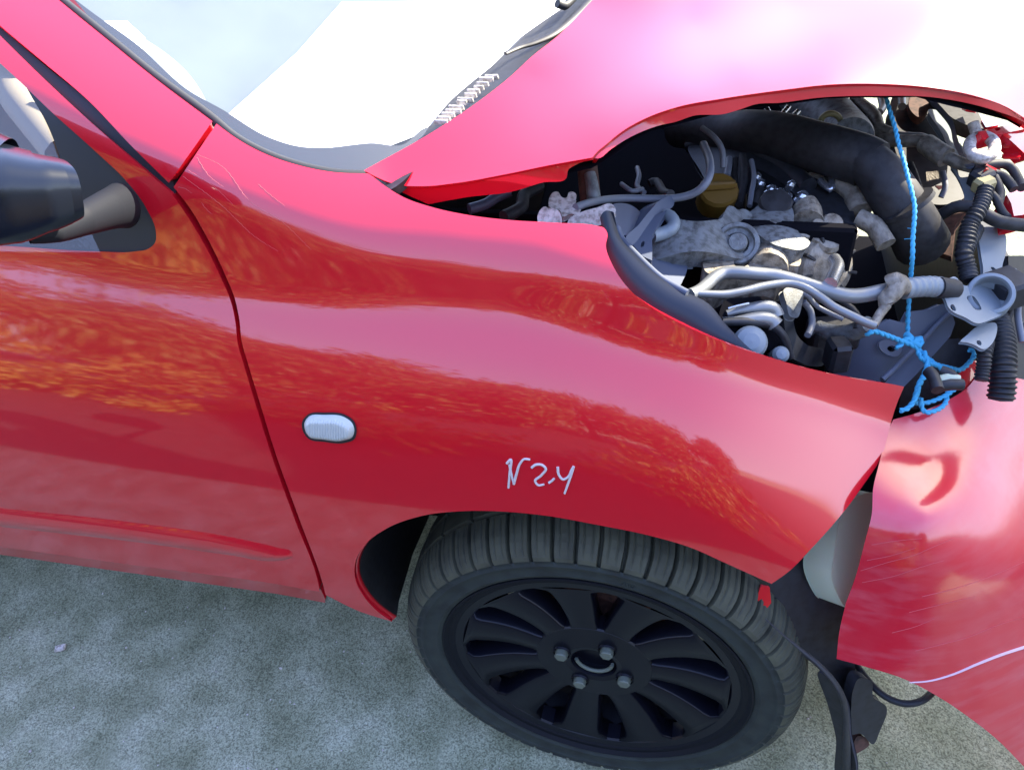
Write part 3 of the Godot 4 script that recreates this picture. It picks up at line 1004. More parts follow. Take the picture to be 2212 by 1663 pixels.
# ---------------------------------------------------------------- wheel
func wheel() -> void:
	var hub := Vector3(0, 0.296, 0.745)
	var w := Node3D.new()
	w.name = "front_wheel"
	car.add_child(w)
	# tyre: turned profile with cut tread
	var prof := [[0.214, -0.012], [0.221, 0.003], [0.2255, 0.0075], [0.2295, 0.0085], [0.2305, 0.0098], [0.2325, 0.0098], [0.2335, 0.009], [0.246, 0.0115], [0.2505, 0.0118], [0.2515, 0.0130], [0.254, 0.0130], [0.2548, 0.0120], [0.2605, 0.0112], [0.2625, 0.0125], [0.268, 0.0105], [0.275, 0.005], [0.2815, -0.003], [0.2865, -0.013], [0.290, -0.025], [0.2925, -0.038], [0.2932, -0.044], [0.287, -0.045], [0.287, -0.051], [0.2938, -0.052], [0.2952, -0.07], [0.296, -0.083], [0.289, -0.084], [0.289, -0.092], [0.296, -0.093], [0.2955, -0.12], [0.294, -0.135], [0.291, -0.155], [0.28, -0.175], [0.25, -0.19], [0.215, -0.17]]
	var shoulder_row := 13
	var segs := 58 * 14
	var ring := func(i: int, k: int) -> Vector3:
		var a := TAU * k / segs
		var r: float = prof[i][0]
		var h: float = prof[i][1]
		var ph := posmod(k, 14)
		if i >= shoulder_row and h > -0.16:
			if (ph == 0 or ph == 1) and (h > -0.045 or posmod(int(k / 14), 2) == 0):
				r -= 0.009
				h -= 0.006 if i < 18 else 0.0
			elif (ph == 5 or ph == 10) and i > shoulder_row + 1 and h > -0.043:
				r -= 0.002
		var lean := 0.05 * clampf((-h - 0.01) / 0.1, 0, 1)
		return hub + Vector3(cos(a + lean) * r, sin(a + lean) * r, h)
	for half in [[0, shoulder_row], [shoulder_row, prof.size() - 1]]:
		var st := SurfaceTool.new()
		st.begin(Mesh.PRIMITIVE_TRIANGLES)
		for i in range(half[0], half[1]):
			for k in segs:
				var a: Vector3 = ring.call(i, k)
				var b: Vector3 = ring.call(i, k + 1)
				var c: Vector3 = ring.call(i + 1, k + 1)
				var d: Vector3 = ring.call(i + 1, k)
				st.set_smooth_group(0 if half[0] == 0 else 4294967295)
				for p in [a, c, b, a, d, c]:
					st.add_vertex(p)
		st.index()
		st.generate_normals()
		part("tyre_sidewall" if half[0] == 0 else "tyre_tread", st.commit(), M.tyre if half[0] == 0 else M.tread, w)
	var txt := TextMesh.new()
	var font := SystemFont.new()
	font.font_names = PackedStringArray(["Droid Sans"])
	txt.font = font
	txt.font_size = 24
	txt.pixel_size = 0.00052
	txt.depth = 0.001
	txt.text = "AO"
	var word := part("tyre_lettering", txt, M.tyre, w)
	var ang := deg_to_rad(78.0)
	word.position = hub + Vector3(cos(ang) * 0.245, sin(ang) * 0.2395, 0.0108)
	word.rotation.z = ang - PI / 2
	# rim
	var bar := Maker.new()
	turned(bar, hub, Vector3(0, 0, 1), [[0.196, -0.15], [0.19, -0.06], [0.199, -0.02], [0.205, 0.0], [0.209, 0.003], [0.2155, 0.0035], [0.221, 0.009], [0.2235, 0.008], [0.222, 0.0]], 120)
	made("rim", bar, M.wheel_dark, w)
	var face := Maker.new()
	turned(face, hub, Vector3(0, 0, 1), [[0.207, -0.03], [0.192, -0.028], [0.192, -0.004], [0.1945, -0.001], [0.2085, 0.001]], 120)
	turned(face, hub, Vector3(0, 0, 1), [[0.086, -0.04], [0.086, -0.018], [0.084, -0.0155], [0.042, -0.013], [0.034, -0.015], [0.030, -0.032], [0.0, -0.032]], 80)
	made("hub_face", face, M.wheel_black, w)
	for s in 11:
		var a0 := deg_to_rad(83.0 + 32.727 * (s + 0.5))
		var sp := Maker.new()
		var prev := []
		for i in 15:
			var f := i / 14.0
			var r := lerpf(0.078, 0.199, f)
			var gap_half := lerpf(0.0055, 0.0245, pow(clampf((r - 0.086) / 0.106, 0, 1), 0.9))   # half width of the opening beside the spoke
			if r > 0.186:
				gap_half *= sqrt(clampf(1.0 - pow((r - 0.186) / 0.009, 2), 0, 1))
			if r < 0.09:
				gap_half *= clampf((r - 0.08) / 0.01, 0, 1)
			var half := r * sin(deg_to_rad(16.364)) - gap_half
			var zf := lerpf(-0.0155, -0.001, f) - 0.006 * sin(PI * f)
			var t := Vector3(-sin(a0), cos(a0), 0)
			var o := hub + Vector3(cos(a0), sin(a0), 0) * (r * cos(deg_to_rad(16.364)))
			var bev := 0.0028
			var row := []
			for q in [[-1.0, 0.0, -0.03, Vector3(0, 0, -0.2) - t], [-1.0, 0.0, -bev, Vector3(0, 0, 0.3) - t], [-1.0, bev, 0.0, Vector3(0, 0, 1) - t * 0.3], [1.0, bev, 0.0, Vector3(0, 0, 1) + t * 0.3], [1.0, 0.0, -bev, Vector3(0, 0, 0.3) + t], [1.0, 0.0, -0.03, Vector3(0, 0, -0.2) + t]]:
				row.append(sp.vert(o + t * (q[0] * (half - q[1])) + Vector3(0, 0, zf + q[2]), q[3].normalized()))
			if prev.size():
				for k in 5:
					sp.quad(prev[k], row[k], row[k + 1], prev[k + 1])
			prev = row
		made("spoke", sp, M.wheel_black, w)
	for k in 4:
		var a := 2.724 - k * PI / 2
		var c := hub + Vector3(cos(a) * 0.05, sin(a) * 0.05, -0.012)
		var cup := Maker.new()
		turned(cup, c, Vector3(0, 0, 1), [[0.0135, 0.0], [0.0125, 0.003], [0.0115, 0.0005]], 24)
		made("bolt_seat", cup, M.wheel_black, w)
		var bo := Maker.new()
		turned(bo, c, Vector3(0, 0, 1), [[0.0095, -0.004], [0.0095, 0.009], [0.0085, 0.0105], [0.0, 0.011]], 6)
		made("wheel_bolt", bo, M.bolt, w)
	var cap := Maker.new()
	var arc := []
	for k in 12:
		var a := deg_to_rad(190.0 + 15.0 * k)
		arc.append(hub + Vector3(cos(a) * 0.027, sin(a) * 0.027, -0.020))
	tube(cap, arc, 0.003, 0.003, 8)
	made("centre_clip", cap, M.bolt, w)
	var disc := Maker.new()
	turned(disc, hub, Vector3(0, 0, 1), [[0.128, -0.09], [0.128, -0.075], [0.07, -0.075], [0.068, -0.045], [0.0, -0.045]], 60)
	made("brake_disc", disc, M.rust, car)
	var cal := Maker.new()
	box(cal, hub + Vector3(0.05, 0.115, -0.085), Vector3(0.11, 0.06, 0.06), Basis(Vector3(0, 0, 1), -0.4))
	made("brake_caliper", cal, M.rust, car)

# ---------------------------------------------------------------- engine bay
func bay() -> void:
	# dark walls of the bay, each a panel of its own
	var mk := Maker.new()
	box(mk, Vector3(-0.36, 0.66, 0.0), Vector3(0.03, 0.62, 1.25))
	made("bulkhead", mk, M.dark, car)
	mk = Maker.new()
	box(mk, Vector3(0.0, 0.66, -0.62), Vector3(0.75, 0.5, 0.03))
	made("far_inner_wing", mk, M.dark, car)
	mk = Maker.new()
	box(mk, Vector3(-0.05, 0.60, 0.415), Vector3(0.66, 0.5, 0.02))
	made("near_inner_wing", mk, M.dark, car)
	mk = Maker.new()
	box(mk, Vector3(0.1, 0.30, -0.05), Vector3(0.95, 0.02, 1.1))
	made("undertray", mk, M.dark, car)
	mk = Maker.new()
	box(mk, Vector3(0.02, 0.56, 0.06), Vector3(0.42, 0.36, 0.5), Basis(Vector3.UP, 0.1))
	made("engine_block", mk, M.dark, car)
	# rail under the wing edge
	var outer := smooth(pts([1292, 470, 1300, 510, 1318, 572, 1352, 624, 1400, 668, 1470, 708, 1550, 745, 1640, 778]), 6.0, false)
	var inner := smooth(pts([1326, 458, 1340, 512, 1375, 552, 1418, 592, 1470, 625, 1530, 655, 1570, 702, 1640, 770]), 6.0, false)
	var rail := Maker.new()
	var last := []
	for i in 61:
		var f := i / 60.0
		var o: Vector3 = skin.pos(outer[int(f * (outer.size() - 1))]) + Vector3(0, -0.006, -0.012)
		var qi := inner[int(f * (inner.size() - 1))]
		var n: Vector3 = at(qi.x, qi.y, o.z - lerpf(0.075, 0.055, f))
		var row := []
		for k in 9:
			var g := k / 8.0
			var p := o.lerp(n, g) + Vector3(0, 0.35, 0.4) * 0.03 * sin(PI * g)
			row.append(rail.vert(p, Vector3(0, lerpf(0.2, 1.0, g), lerpf(1.0, 0.1, g)).normalized()))
		row.append(rail.vert(n + Vector3(0, -0.05, -0.01), Vector3(0, -0.2, -1).normalized()))
		if last.size():
			for k in 9:
				rail.quad(last[k], row[k], row[k + 1], last[k + 1])
		last = row
	made("wing_rail", rail, M.gloss_rail, car)
	pipe("rail_edge_trim", "A", [950, 900, 0.54, 1000, 1040, 0.55, 1180, 1240, 0.575, 1400, 1450, 0.60, 1560, 1560, 0.61, 1750, 1660, 0.62], 0.004, M.primer, car)
	# strut tower and bracing
	part("strut_tower", plate("A", [900, 660, 1060, 645, 1240, 800, 1230, 880, 1000, 1000, 930, 830], [[900, 660, 0.50], [1240, 800, 0.47], [1000, 1000, 0.55]], 0.02), M.primer, car)
	part("tower_brace", plate("A", [1590, 560, 1600, 640, 1400, 800, 1230, 1000, 1100, 1120, 1050, 1060, 1200, 880, 1330, 720, 1450, 600], [[1590, 560, 0.42], [1050, 1060, 0.55], [1300, 900, 0.50]], 0.025), M.primer, car)
	part("mount_plate", plate("A", [1250, 840, 1520, 720, 1350, 1000, 1350, 1290, 1240, 1240, 1120, 1100], [[1250, 840, 0.49], [1350, 1290, 0.57], [1120, 1100, 0.54]], 0.008, false, [[1225, 1140, 1235, 1080, 1258, 1070, 1245, 1135]]), M.primer, car)
	part("lower_bracket", plate("D", [450, 820, 640, 790, 650, 860, 840, 880, 820, 1000, 720, 1130, 560, 1040, 430, 900], [[450, 820, 0.52], [840, 880, 0.50], [720, 1130, 0.57]], 0.006), M.primer, car)
	pipe("mount_loop", "D", [440, 560, 0.50, 560, 530, 0.49, 660, 480, 0.485, 690, 410, 0.475, 650, 340, 0.465, 600, 320, 0.46], 0.0085, M.bracket, car, 0.0075)
	# cast engine mount with its bolt boss
	var mount := part("engine_mount", plate("D", [450, 818, 450, 580, 560, 545, 680, 470, 700, 400, 640, 335, 780, 372, 900, 388, 1100, 380, 1240, 345, 1262, 290, 1320, 215, 1380, 232, 1410, 258, 1480, 250, 1560, 292, 1600, 390, 1660, 500, 1740, 590, 1690, 640, 1620, 650, 1560, 800, 1400, 812, 1250, 772, 1050, 738, 900, 732, 700, 768, 560, 808], [[450, 700, 0.50], [700, 600, 0.495], [900, 560, 0.487], [1400, 640, 0.455], [1400, 260, 0.40], [1680, 600, 0.43], [1000, 400, 0.46], [1000, 720, 0.51]], 0.03), M.alu, car)
	var top := vw("D", [1405, 650])[0]
	var c := at(top.x, top.y, 0.459)
	var face := Vector3(0.05, 0.72, 0.69).normalized()
	mk = Maker.new()
	turned(mk, c, face, [[0.027, -0.01], [0.027, 0.004], [0.0255, 0.006], [0.021, 0.006], [0.0195, 0.002], [0.0145, 0.002], [0.0135, 0.0]], 36)
	made("mount_boss", mk, M.alu, mount)
	mk = Maker.new()
	turned(mk, c, face, [[0.0118, 0.0], [0.0118, 0.008], [0.0105, 0.010], [0.0, 0.0105]], 24)
	made("mount_bolt", mk, M.alu, mount)
	# timing cover bracket beside it
	var cover := part("timing_cover", plate("B", [560, 1480, 690, 1370, 810, 1280, 920, 1260, 1060, 1290, 1130, 1370, 1150, 1540, 1220, 1660, 1330, 1760, 1300, 1800, 1000, 1800, 850, 1740, 720, 1640], [[560, 1480, 0.40], [1060, 1290, 0.36], [1000, 1790, 0.47], [1300, 1780, 0.45]], 0.03), M.alu, car)
	mk = Maker.new()
	var q := vw("B", [930, 1340])[0]
	turned(mk, at(q.x, q.y, 0.365), Vector3(0, 0.9, 0.4), [[0.021, -0.01], [0.021, 0.008], [0.019, 0.011], [0.0, 0.012]], 30)
	made("cover_boss", mk, M.hose, cover)
	mk = Maker.new()
	q = vw("D", [1980, 590])[0]
	turned(mk, at(q.x, q.y, 0.425), face, [[0.014, -0.002], [0.013, 0.004], [0.0, 0.003]], 24)
	made("cover_plug", mk, M.hose, cover)
	# warm cast block below the mount, with webs
	var casting := part("engine_casting", plate("D", [1040, 740, 1250, 790, 1370, 820, 1560, 810, 1640, 640, 1760, 600, 1900, 700, 2120, 750, 2120, 890, 1940, 900, 1900, 960, 1700, 960, 1500, 930, 1280, 940, 1150, 1000, 1050, 960], [[1040, 900, 0.51], [1900, 700, 0.42], [2100, 850, 0.46], [1300, 930, 0.51]], 0.05, true, [[1560, 760, 1630, 680, 1700, 680, 1690, 760, 1600, 820], [1370, 860, 1480, 800, 1550, 860, 1500, 900, 1380, 890]]), M.alu_warm, car)
	mk = Maker.new()
	tube(mk, path("D", [1800, 700, 0.43, 1790, 800, 0.455, 1760, 940, 0.485]), 0.019, 0.023, 16)
	made("casting_web", mk, M.alu_warm, casting)
	# alternator
	q = vw("E", [1520, 330])[0]
	var ac := at(q.x, q.y, 0.43)
	mk = Maker.new()
	turned(mk, ac, Vector3(0.55, 0.35, 0.75), [[0.045, -0.07], [0.047, -0.025], [0.045, -0.010], [0.038, 0.002], [0.026, 0.007], [0.010, 0.009], [0.0, 0.009]], 40)
	var alt := made("alternator", mk, M.alu_warm, car)
	for k in 9:
		var a := TAU * k / 9.0
		var ax := Vector3(0.55, 0.35, 0.75).normalized()
		var xx := ax.cross(Vector3.UP).normalized()
		var yy := ax.cross(xx)
		var r := xx * cos(a) + yy * sin(a)
		mk = Maker.new()
		box(mk, ac + r * 0.033 + ax * 0.002, Vector3(0.02, 0.004, 0.009), Basis(r, ax.cross(r), ax))
		made("alternator_fin", mk, M.hose, alt)
	pipe("alternator_stud", "E", [1600, 220, 0.45, 1640, 300, 0.47, 1590, 420, 0.50, 1555, 500, 0.52], 0.008, M.steel, alt)
	# silver air conditioning pipes
	pipe("coolant_pipe", "E", [-40, 620, 0.585, 60, 580, 0.57, 150, 510, 0.55, 250, 420, 0.535, 380, 370, 0.525, 600, 375, 0.525, 850, 395, 0.52, 1000, 420, 0.52, 1250, 490, 0.52, 1450, 555, 0.52, 1700, 625, 0.52, 1900, 630, 0.51, 2130, 585, 0.50, 2250, 560, 0.49], 0.007, M.pipe, car, 0.009)
	pipe("thin_pipe", "E", [-60, 600, 0.58, 0, 605, 0.58, 250, 615, 0.575, 400, 610, 0.57, 600, 570, 0.56, 800, 520, 0.545, 1050, 490, 0.53, 1250, 530, 0.53, 1450, 650, 0.535, 1600, 760, 0.54, 1800, 860, 0.545, 1950, 930, 0.55, 2060, 970, 0.55], 0.0042, M.pipe, car, 0.0052)
	pipe("foil_sleeve", "F", [680, 650, 0.485, 800, 630, 0.475, 950, 620, 0.46, 1060, 630, 0.45], 0.0115, M.bracket, car, 0.0125, 0.0007, 0.010)
	pipe("hose_end", "F", [1050, 630, 0.455, 1130, 640, 0.45, 1210, 650, 0.44], 0.0125, M.hose, car)
	var wrap := Maker.new()
	tube(wrap, path("F", [560, 590, 0.50, 620, 560, 0.50, 680, 600, 0.495, 700, 650, 0.49]), 0.011, 0.008, 10)
	tube(wrap, path("F", [640, 590, 0.50, 590, 680, 0.51, 510, 760, 0.515, 530, 820, 0.52]), 0.011, 0.009, 10)
	tube(wrap, path("F", [520, 810, 0.52, 450, 900, 0.53, 380, 1020, 0.545]), 0.0055, 0.005, 10)
	made("cloth_wrap", wrap, M.alu_warm, car)
	# dark ribbed cover; its pale metal ribs stand in for sun glints
	var ribs := part("ribbed_cover", plate("E", [300, 820, 360, 690, 600, 650, 880, 660, 960, 720, 1050, 1050, 1110, 1320, 900, 1260, 640, 1180, 420, 1080], [[300, 820, 0.57], [960, 720, 0.525], [1110, 1320, 0.56], [420, 1080, 0.59]], 0.03), M.dark, car)
	for r in [[380, 835, 0.568, 520, 795, 0.562, 700, 765, 0.556, 840, 755, 0.552, 915, 790, 0.550, 940, 860, 0.553], [330, 912, 0.580, 500, 915, 0.577, 640, 895, 0.572, 780, 885, 0.567, 880, 910, 0.564, 935, 965, 0.566]]:
		pipe("glint_rib", "E", r, 0.004, M.pipe, ribs, 0.0105, 0.0, 0.006, 0.9)
	pipe("cover_edge", "E", [330, 930, 0.585, 600, 925, 0.578, 880, 965, 0.568, 1000, 1060, 0.567, 1060, 1180, 0.565, 1100, 1330, 0.565], 0.005, M.plastic, ribs)
	pipe("cover_rib", "E", [395, 775, 0.575, 500, 745, 0.57, 630, 717, 0.563], 0.0015, M.steel, ribs)
	mk = Maker.new()
	q = vw("E", [650, 1160])[0]
	turned(mk, at(q.x, q.y, 0.60), Vector3(0.1, 0.7, 0.7), [[0.019, -0.03], [0.019, 0.0], [0.016, 0.006], [0.009, 0.009], [0.0, 0.010]], 28)
	made("reservoir_cap", mk, M.bracket, car)
	mk = Maker.new()
	q = vw("E", [990, 1300])[0]
	turned(mk, at(q.x, q.y, 0.585), Vector3(0.1, 0.7, 0.7), [[0.010, -0.03], [0.0095, 0.003], [0.006, 0.007], [0.0, 0.008]], 24)
	made("filler_neck", mk, M.bracket, car)
	part("plastic_baffle", plate("E", [940, 700, 1060, 700, 1130, 880, 1190, 1090, 1300, 1190, 1490, 1255, 1490, 1400, 1110, 1320, 1040, 1040, 960, 880], [[940, 700, 0.51], [1490, 1300, 0.50], [1110, 1300, 0.53]], 0.012), M.plastic, car)
	part("splash_bracket", plate("E", [1030, 560, 1240, 560, 1230, 760, 1180, 880, 1110, 870, 1060, 720], [[1030, 560, 0.51], [1240, 560, 0.49], [1150, 860, 0.54]], 0.008), M.alu, car)
	pipe("lower_strut", "E", [1400, 1000, 0.46, 1560, 1050, 0.47, 1700, 1060, 0.48, 1850, 1030, 0.49, 2000, 960, 0.50], 0.011, M.alu, car)
	mk = Maker.new()
	box(mk, path("E", [1580, 1060, 0.45])[0], Vector3(0.06, 0.035, 0.04), Basis(Vector3.UP, 0.3))
	made("sensor_box", mk, M.hose, car)
	mk = Maker.new()
	box(mk, path("E", [1640, 1300, 0.52])[0], Vector3(0.025, 0.04, 0.03), Basis(Vector3.UP, 0.3))
	made("wiring_plug", mk, M.plastic, car)
	# oil filler cap and grey hose
	mk = Maker.new()
	q = vw("B", [290, 1160])[0]
	var oc := at(q.x, q.y, 0.33)
	turned(mk, oc, Vector3(0.1, 0.8, 0.5), [[0.027, -0.03], [0.027, 0.0], [0.024, 0.005], [0.0, 0.006]], 14)
	var cap := made("oil_filler_cap", mk, M.amber, car)
	mk = Maker.new()
	box(mk, oc + Vector3(0.1, 0.8, 0.5).normalized() * 0.012, Vector3(0.042, 0.010, 0.009), Basis(Vector3.UP, 0.25))
	made("cap_grip", mk, M.amber, cap)
	pipe("vacuum_hose", "A", [480, 690, 0.54, 600, 645, 0.52, 720, 615, 0.49, 900, 592, 0.455, 1100, 585, 0.43, 1350, 590, 0.42, 1600, 585, 0.42, 1800, 540, 0.42, 1930, 450, 0.42, 1995, 340, 0.41, 2010, 220, 0.39, 1985, 100, 0.36, 1930, -30, 0.33], 0.0045, M.grey_hose, car, 0.0052)
	# hinge post
	mk = Maker.new()
	tube(mk, path("A", [600, 150, 0.44, 620, 300, 0.45, 650, 620, 0.47]), 0.0125, 0.013, 20)
	made("bonnet_stay_post", mk, M.rust, car)
	pipe("post_sleeve", "A", [640, 300, 0.462, 665, 420, 0.47, 690, 600, 0.48], 0.007, M.alu, car, 0.009)
	pipe("hinge_link", "2", [780, 1330, 0.50, 880, 1300, 0.485, 960, 1250, 0.47, 1040, 1215, 0.46], 0.007, M.primer, car)
	pipe("drain_hose", "2", [1000, 1380, 0.53, 1110, 1320, 0.50, 1130, 1240, 0.47, 1230, 1180, 0.44], 0.008, M.hose, car)
	cabin()
	for w in [["E", [1250, 700, 0.50, 1330, 800, 0.50, 1350, 950, 0.51, 1300, 1080, 0.53], 0.004], ["E", [1100, 640, 0.50, 1180, 600, 0.49, 1300, 640, 0.49, 1420, 760, 0.49, 1700, 900, 0.50], 0.003], ["E", [1680, 700, 0.47, 1800, 780, 0.48, 1880, 900, 0.49, 1860, 1010, 0.50], 0.0045], ["B", [100, 450, 0.25, 240, 560, 0.27, 330, 700, 0.28, 340, 900, 0.29], 0.004], ["B", [560, 760, 0.24, 580, 950, 0.27, 560, 1150, 0.30, 520, 1320, 0.33], 0.005], ["B", [660, 820, 0.25, 690, 1000, 0.28, 660, 1200, 0.32, 640, 1340, 0.34], 0.0035], ["B", [480, 800, 0.24, 470, 1000, 0.27, 480, 1200, 0.31], 0.0045], ["A", [1180, 240, 0.30, 1200, 330, 0.33, 1180, 450, 0.36, 1260, 520, 0.38], 0.0035], ["A", [1320, 420, 0.34, 1400, 400, 0.34, 1480, 520, 0.38, 1560, 540, 0.40], 0.006], ["A", [1000, 420, 0.38, 1120, 500, 0.40, 1240, 480, 0.38], 0.003], ["C", [620, 800, 0.17, 640, 950, 0.19, 700, 1050, 0.20, 760, 1060, 0.2], 0.005], ["C", [820, 950, 0.15, 880, 1100, 0.17, 930, 1260, 0.19], 0.006], ["C", [1200, 1040, 0.17, 1230, 1200, 0.19, 1180, 1330, 0.2], 0.004], ["C", [1700, 1250, 0.29, 1800, 1340, 0.30, 1880, 1500, 0.31, 1990, 1600, 0.31], 0.005], ["C", [1780, 1100, 0.26, 1850, 1260, 0.28, 1830, 1400, 0.30], 0.006], ["F", [1830, 450, 0.36, 1900, 620, 0.38, 1880, 900, 0.41, 1930, 1200, 0.44], 0.004], ["F", [1760, 950, 0.40, 1860, 760, 0.38, 1980, 640, 0.35, 2080, 560, 0.33], 0.006]]:
		pipe("wire", w[0], w[1], w[2], M.hose if w[2] > 0.0042 else M.grey_hose, car)
	engine_top()

# the rest of the car: it shades the place and shows in the paint
func cabin() -> void:
	var mk := Maker.new()
	var rows := []
	for i in 25:
		var f := i / 24.0
		var x := lerpf(-0.68, -2.6, f)
		var top := 1.155 + 0.30 * sin(minf(f * 1.9, 1.0) * PI / 2) - 0.55 * pow(maxf(f - 0.62, 0) / 0.38, 2)
		var row := []
		for k in 21:
			var zf := lerpf(-1, 1, k / 20.0)
			row.append(mk.vert(Vector3(x, top - 0.07 * pow(absf(zf), 3), zf * 0.52), Vector3(-0.1, 1, zf * 0.3).normalized()))
		rows.append(row)
		if i:
			for k in 20:
				mk.quad(rows[i - 1][k], rows[i - 1][k + 1], row[k + 1], row[k])
	made("roof", mk, M.paint, car)
	for side in [-1.0, 1.0]:
		mk = Maker.new()
		rows = []
		for i in 30:
			var x := lerpf(0.0 if side < 0 else -1.3, -2.7, i / 29.0)
			var top := 0.88 if x > -0.4 else minf(1.36, 0.98 - (x + 0.4) * 0.62)
			var row := []
			for k in 14:
				var y := lerpf(0.26, top, k / 13.0)
				var z: float = skin.side(maxf(x, -0.98), minf(y, 1.1)) if y < 1.1 else lerpf(skin.side(maxf(x, -0.98), 1.1), 0.5, (y - 1.1) / 0.26)
				row.append(mk.vert(Vector3(x, y, side * z), Vector3(0, 0.2, side).normalized()))
			rows.append(row)
			if i:
				for k in 13:
					mk.quad(rows[i - 1][k], rows[i - 1][k + 1], row[k + 1], row[k])
		made("left_flank" if side < 0 else "rear_flank", mk, M.paint, car)
	mk = Maker.new()
	box(mk, Vector3(-1.5, 0.28, 0), Vector3(2.2, 0.06, 1.34))
	made("floor_pan", mk, M.dark, car)
	mk = Maker.new()
	box(mk, Vector3(0.54, 0.44, -0.12), Vector3(0.04, 0.46, 0.9))
	made("radiator", mk, M.plastic, car)

func engine_top() -> void:
	var mk: Maker
	var q: Vector2
	# large intake hose
	pipe("intake_hose", "B", [-150, 420, 0.05, 150, 460, 0.09, 420, 520, 0.13, 700, 520, 0.17, 1000, 560, 0.2, 1300, 640, 0.23, 1600, 720, 0.255, 1900, 810, 0.27, 2030, 880, 0.28], 0.036, M.hose, car, 0.033)
	pipe("radiator_hose", "C", [170, 860, 0.265, 330, 930, 0.28, 480, 1060, 0.295, 620, 1260, 0.315, 740, 1460, 0.325, 850, 1640, 0.325, 960, 1850, 0.31], 0.027, M.hose, car, 0.036)
	mk = Maker.new()
	tube(mk, path("C", [790, 1400, 0.334, 815, 1440, 0.335]), 0.0335, 0.034, 24)
	made("hose_clip", mk, M.hose, car)
	pipe("hose_band", "B", [930, 320, 0.18, 915, 420, 0.19, 890, 500, 0.21], 0.009, M.hose, car)
	for s in [[830, 230, 0.14, 880, 330, 0.15], [1080, 220, 0.13, 985, 330, 0.16], [1190, 270, 0.15, 1085, 375, 0.18], [560, 265, 0.10, 860, 345, 0.14], [920, 310, 0.14, 985, 295, 0.14]]:
		pipe("hose_clip_tab", "B", s, 0.0045, M.steel, car)
	pipe("valve_cover_edge", "B", [-40, 660, 0.10, 150, 620, 0.12, 290, 590, 0.14, 520, 600, 0.17, 760, 720, 0.2, 940, 830, 0.22, 1150, 990, 0.25, 1300, 1130, 0.28], 0.012, M.plastic, car, 0.014)
	part("coil_cover", plate("B", [-60, 680, 300, 600, 560, 610, 830, 760, 1080, 940, 1270, 1080, 1330, 1190, 1240, 1290, 1100, 1150, 860, 980, 640, 900, 560, 1280, 400, 1340, 60, 900], [[-60, 680, 0.12], [560, 610, 0.17], [1300, 1150, 0.29], [300, 1250, 0.30]], 0.03), M.plastic, car)
	part("inlet_manifold", plate("B", [1330, 1040, 1500, 1010, 1690, 1170, 1720, 1260, 1790, 1340, 1830, 1420, 1840, 1560, 1640, 1590, 1450, 1490, 1360, 1330, 1300, 1180], [[1330, 1040, 0.25], [1690, 1170, 0.27], [1640, 1590, 0.37]], 0.05), M.plastic, car)
	# bright castings of the throttle side
	pipe("manifold_runner", "B", [1590, 1030, 0.26, 1720, 1110, 0.27, 1820, 1190, 0.285, 1860, 1290, 0.30, 1900, 1400, 0.315], 0.013, M.alu_warm, car, 0.016)
	pipe("coolant_elbow", "B", [1870, 1470, 0.34, 1960, 1510, 0.345, 2060, 1570, 0.35, 2130, 1680, 0.36, 2190, 1780, 0.37], 0.012, M.alu_warm, car, 0.013)
	for s in [[1590, 1520, 0.385, 0.015], [1500, 1600, 0.405, 0.012], [1650, 1640, 0.40, 0.015], [1360, 1600, 0.41, 0.011], [1420, 1545, 0.40, 0.009], [1790, 1620, 0.385, 0.012], [1270, 1640, 0.42, 0.010], [1540, 1720, 0.42, 0.017], [1420, 1690, 0.42, 0.010]]:
		mk = Maker.new()
		q = vw("B", [s[0], s[1]])[0]
		turned(mk, at(q.x, q.y, s[2]), Vector3(0.2, 0.8, 0.4), [[s[3], -0.04], [s[3], -0.004], [s[3] * 0.8, 0.002], [s[3] * 0.4, 0.003], [0, 0.003]], 20)
		made("engine_boss", mk, M.alu_warm, car)
	for s in [[735, 1000, 0.27, 0.009], [775, 1070, 0.28, 0.010], [895, 1140, 0.30, 0.011], [855, 1195, 0.31, 0.010], [985, 1180, 0.31, 0.011], [850, 1250, 0.32, 0.008], [1020, 1260, 0.325, 0.008], [1090, 1225, 0.32, 0.007], [1180, 1275, 0.32, 0.008], [1250, 1210, 0.31, 0.012], [1120, 1085, 0.29, 0.009], [1025, 860, 0.23, 0.009], [1090, 890, 0.235, 0.009], [955, 820, 0.22, 0.006], [865, 765, 0.21, 0.006], [1165, 940, 0.25, 0.010]]:
		mk = Maker.new()
		q = vw("B", [s[0], s[1]])[0]
		turned(mk, at(q.x, q.y, s[2]), Vector3(0.3, 0.8, 0.2), [[s[3] * 0.7, -0.03], [s[3] * 0.7, 0.0], [s[3] * 0.45, 0.004], [0, 0.004]], 6)
		made("engine_bolt", mk, M.steel, car)
	part("injector_rail", plate("B", [1250, 1030, 1330, 950, 1480, 970, 1485, 1005, 1400, 1010, 1310, 1010], [[1250, 1030, 0.24], [1330, 950, 0.22], [1480, 990, 0.245]], 0.015), M.alu_warm, car)
	pipe("dipstick", "B", [1575, 1000, 0.26, 1575, 1090, 0.28, 1560, 1150, 0.29, 1440, 1050, 0.27], 0.005, M.steel, car)
	mk = Maker.new()
	tube(mk, path("B", [1250, 1330, 0.35, 1290, 1400, 0.36, 1290, 1540, 0.385]), 0.017, 0.021, 18)
	made("sensor_post", mk, M.alu_warm, car)
	pipe("breather_hose", "B", [1180, 880, 0.24, 900, 1180, 0.27, 740, 1180, 0.30, 690, 1330, 0.33], 0.006, M.hose, car)
	pipe("spark_lead", "B", [410, 800, 0.24, 400, 900, 0.26, 380, 1000, 0.28], 0.005, M.grey_hose, car)
	# throttle body with clamp ring
	q = vw("B", [1600, 400])[0]
	var tb := at(q.x, q.y, 0.08)
	var ax := Vector3(0.5, -0.2, 0.55).normalized()
	mk = Maker.new()
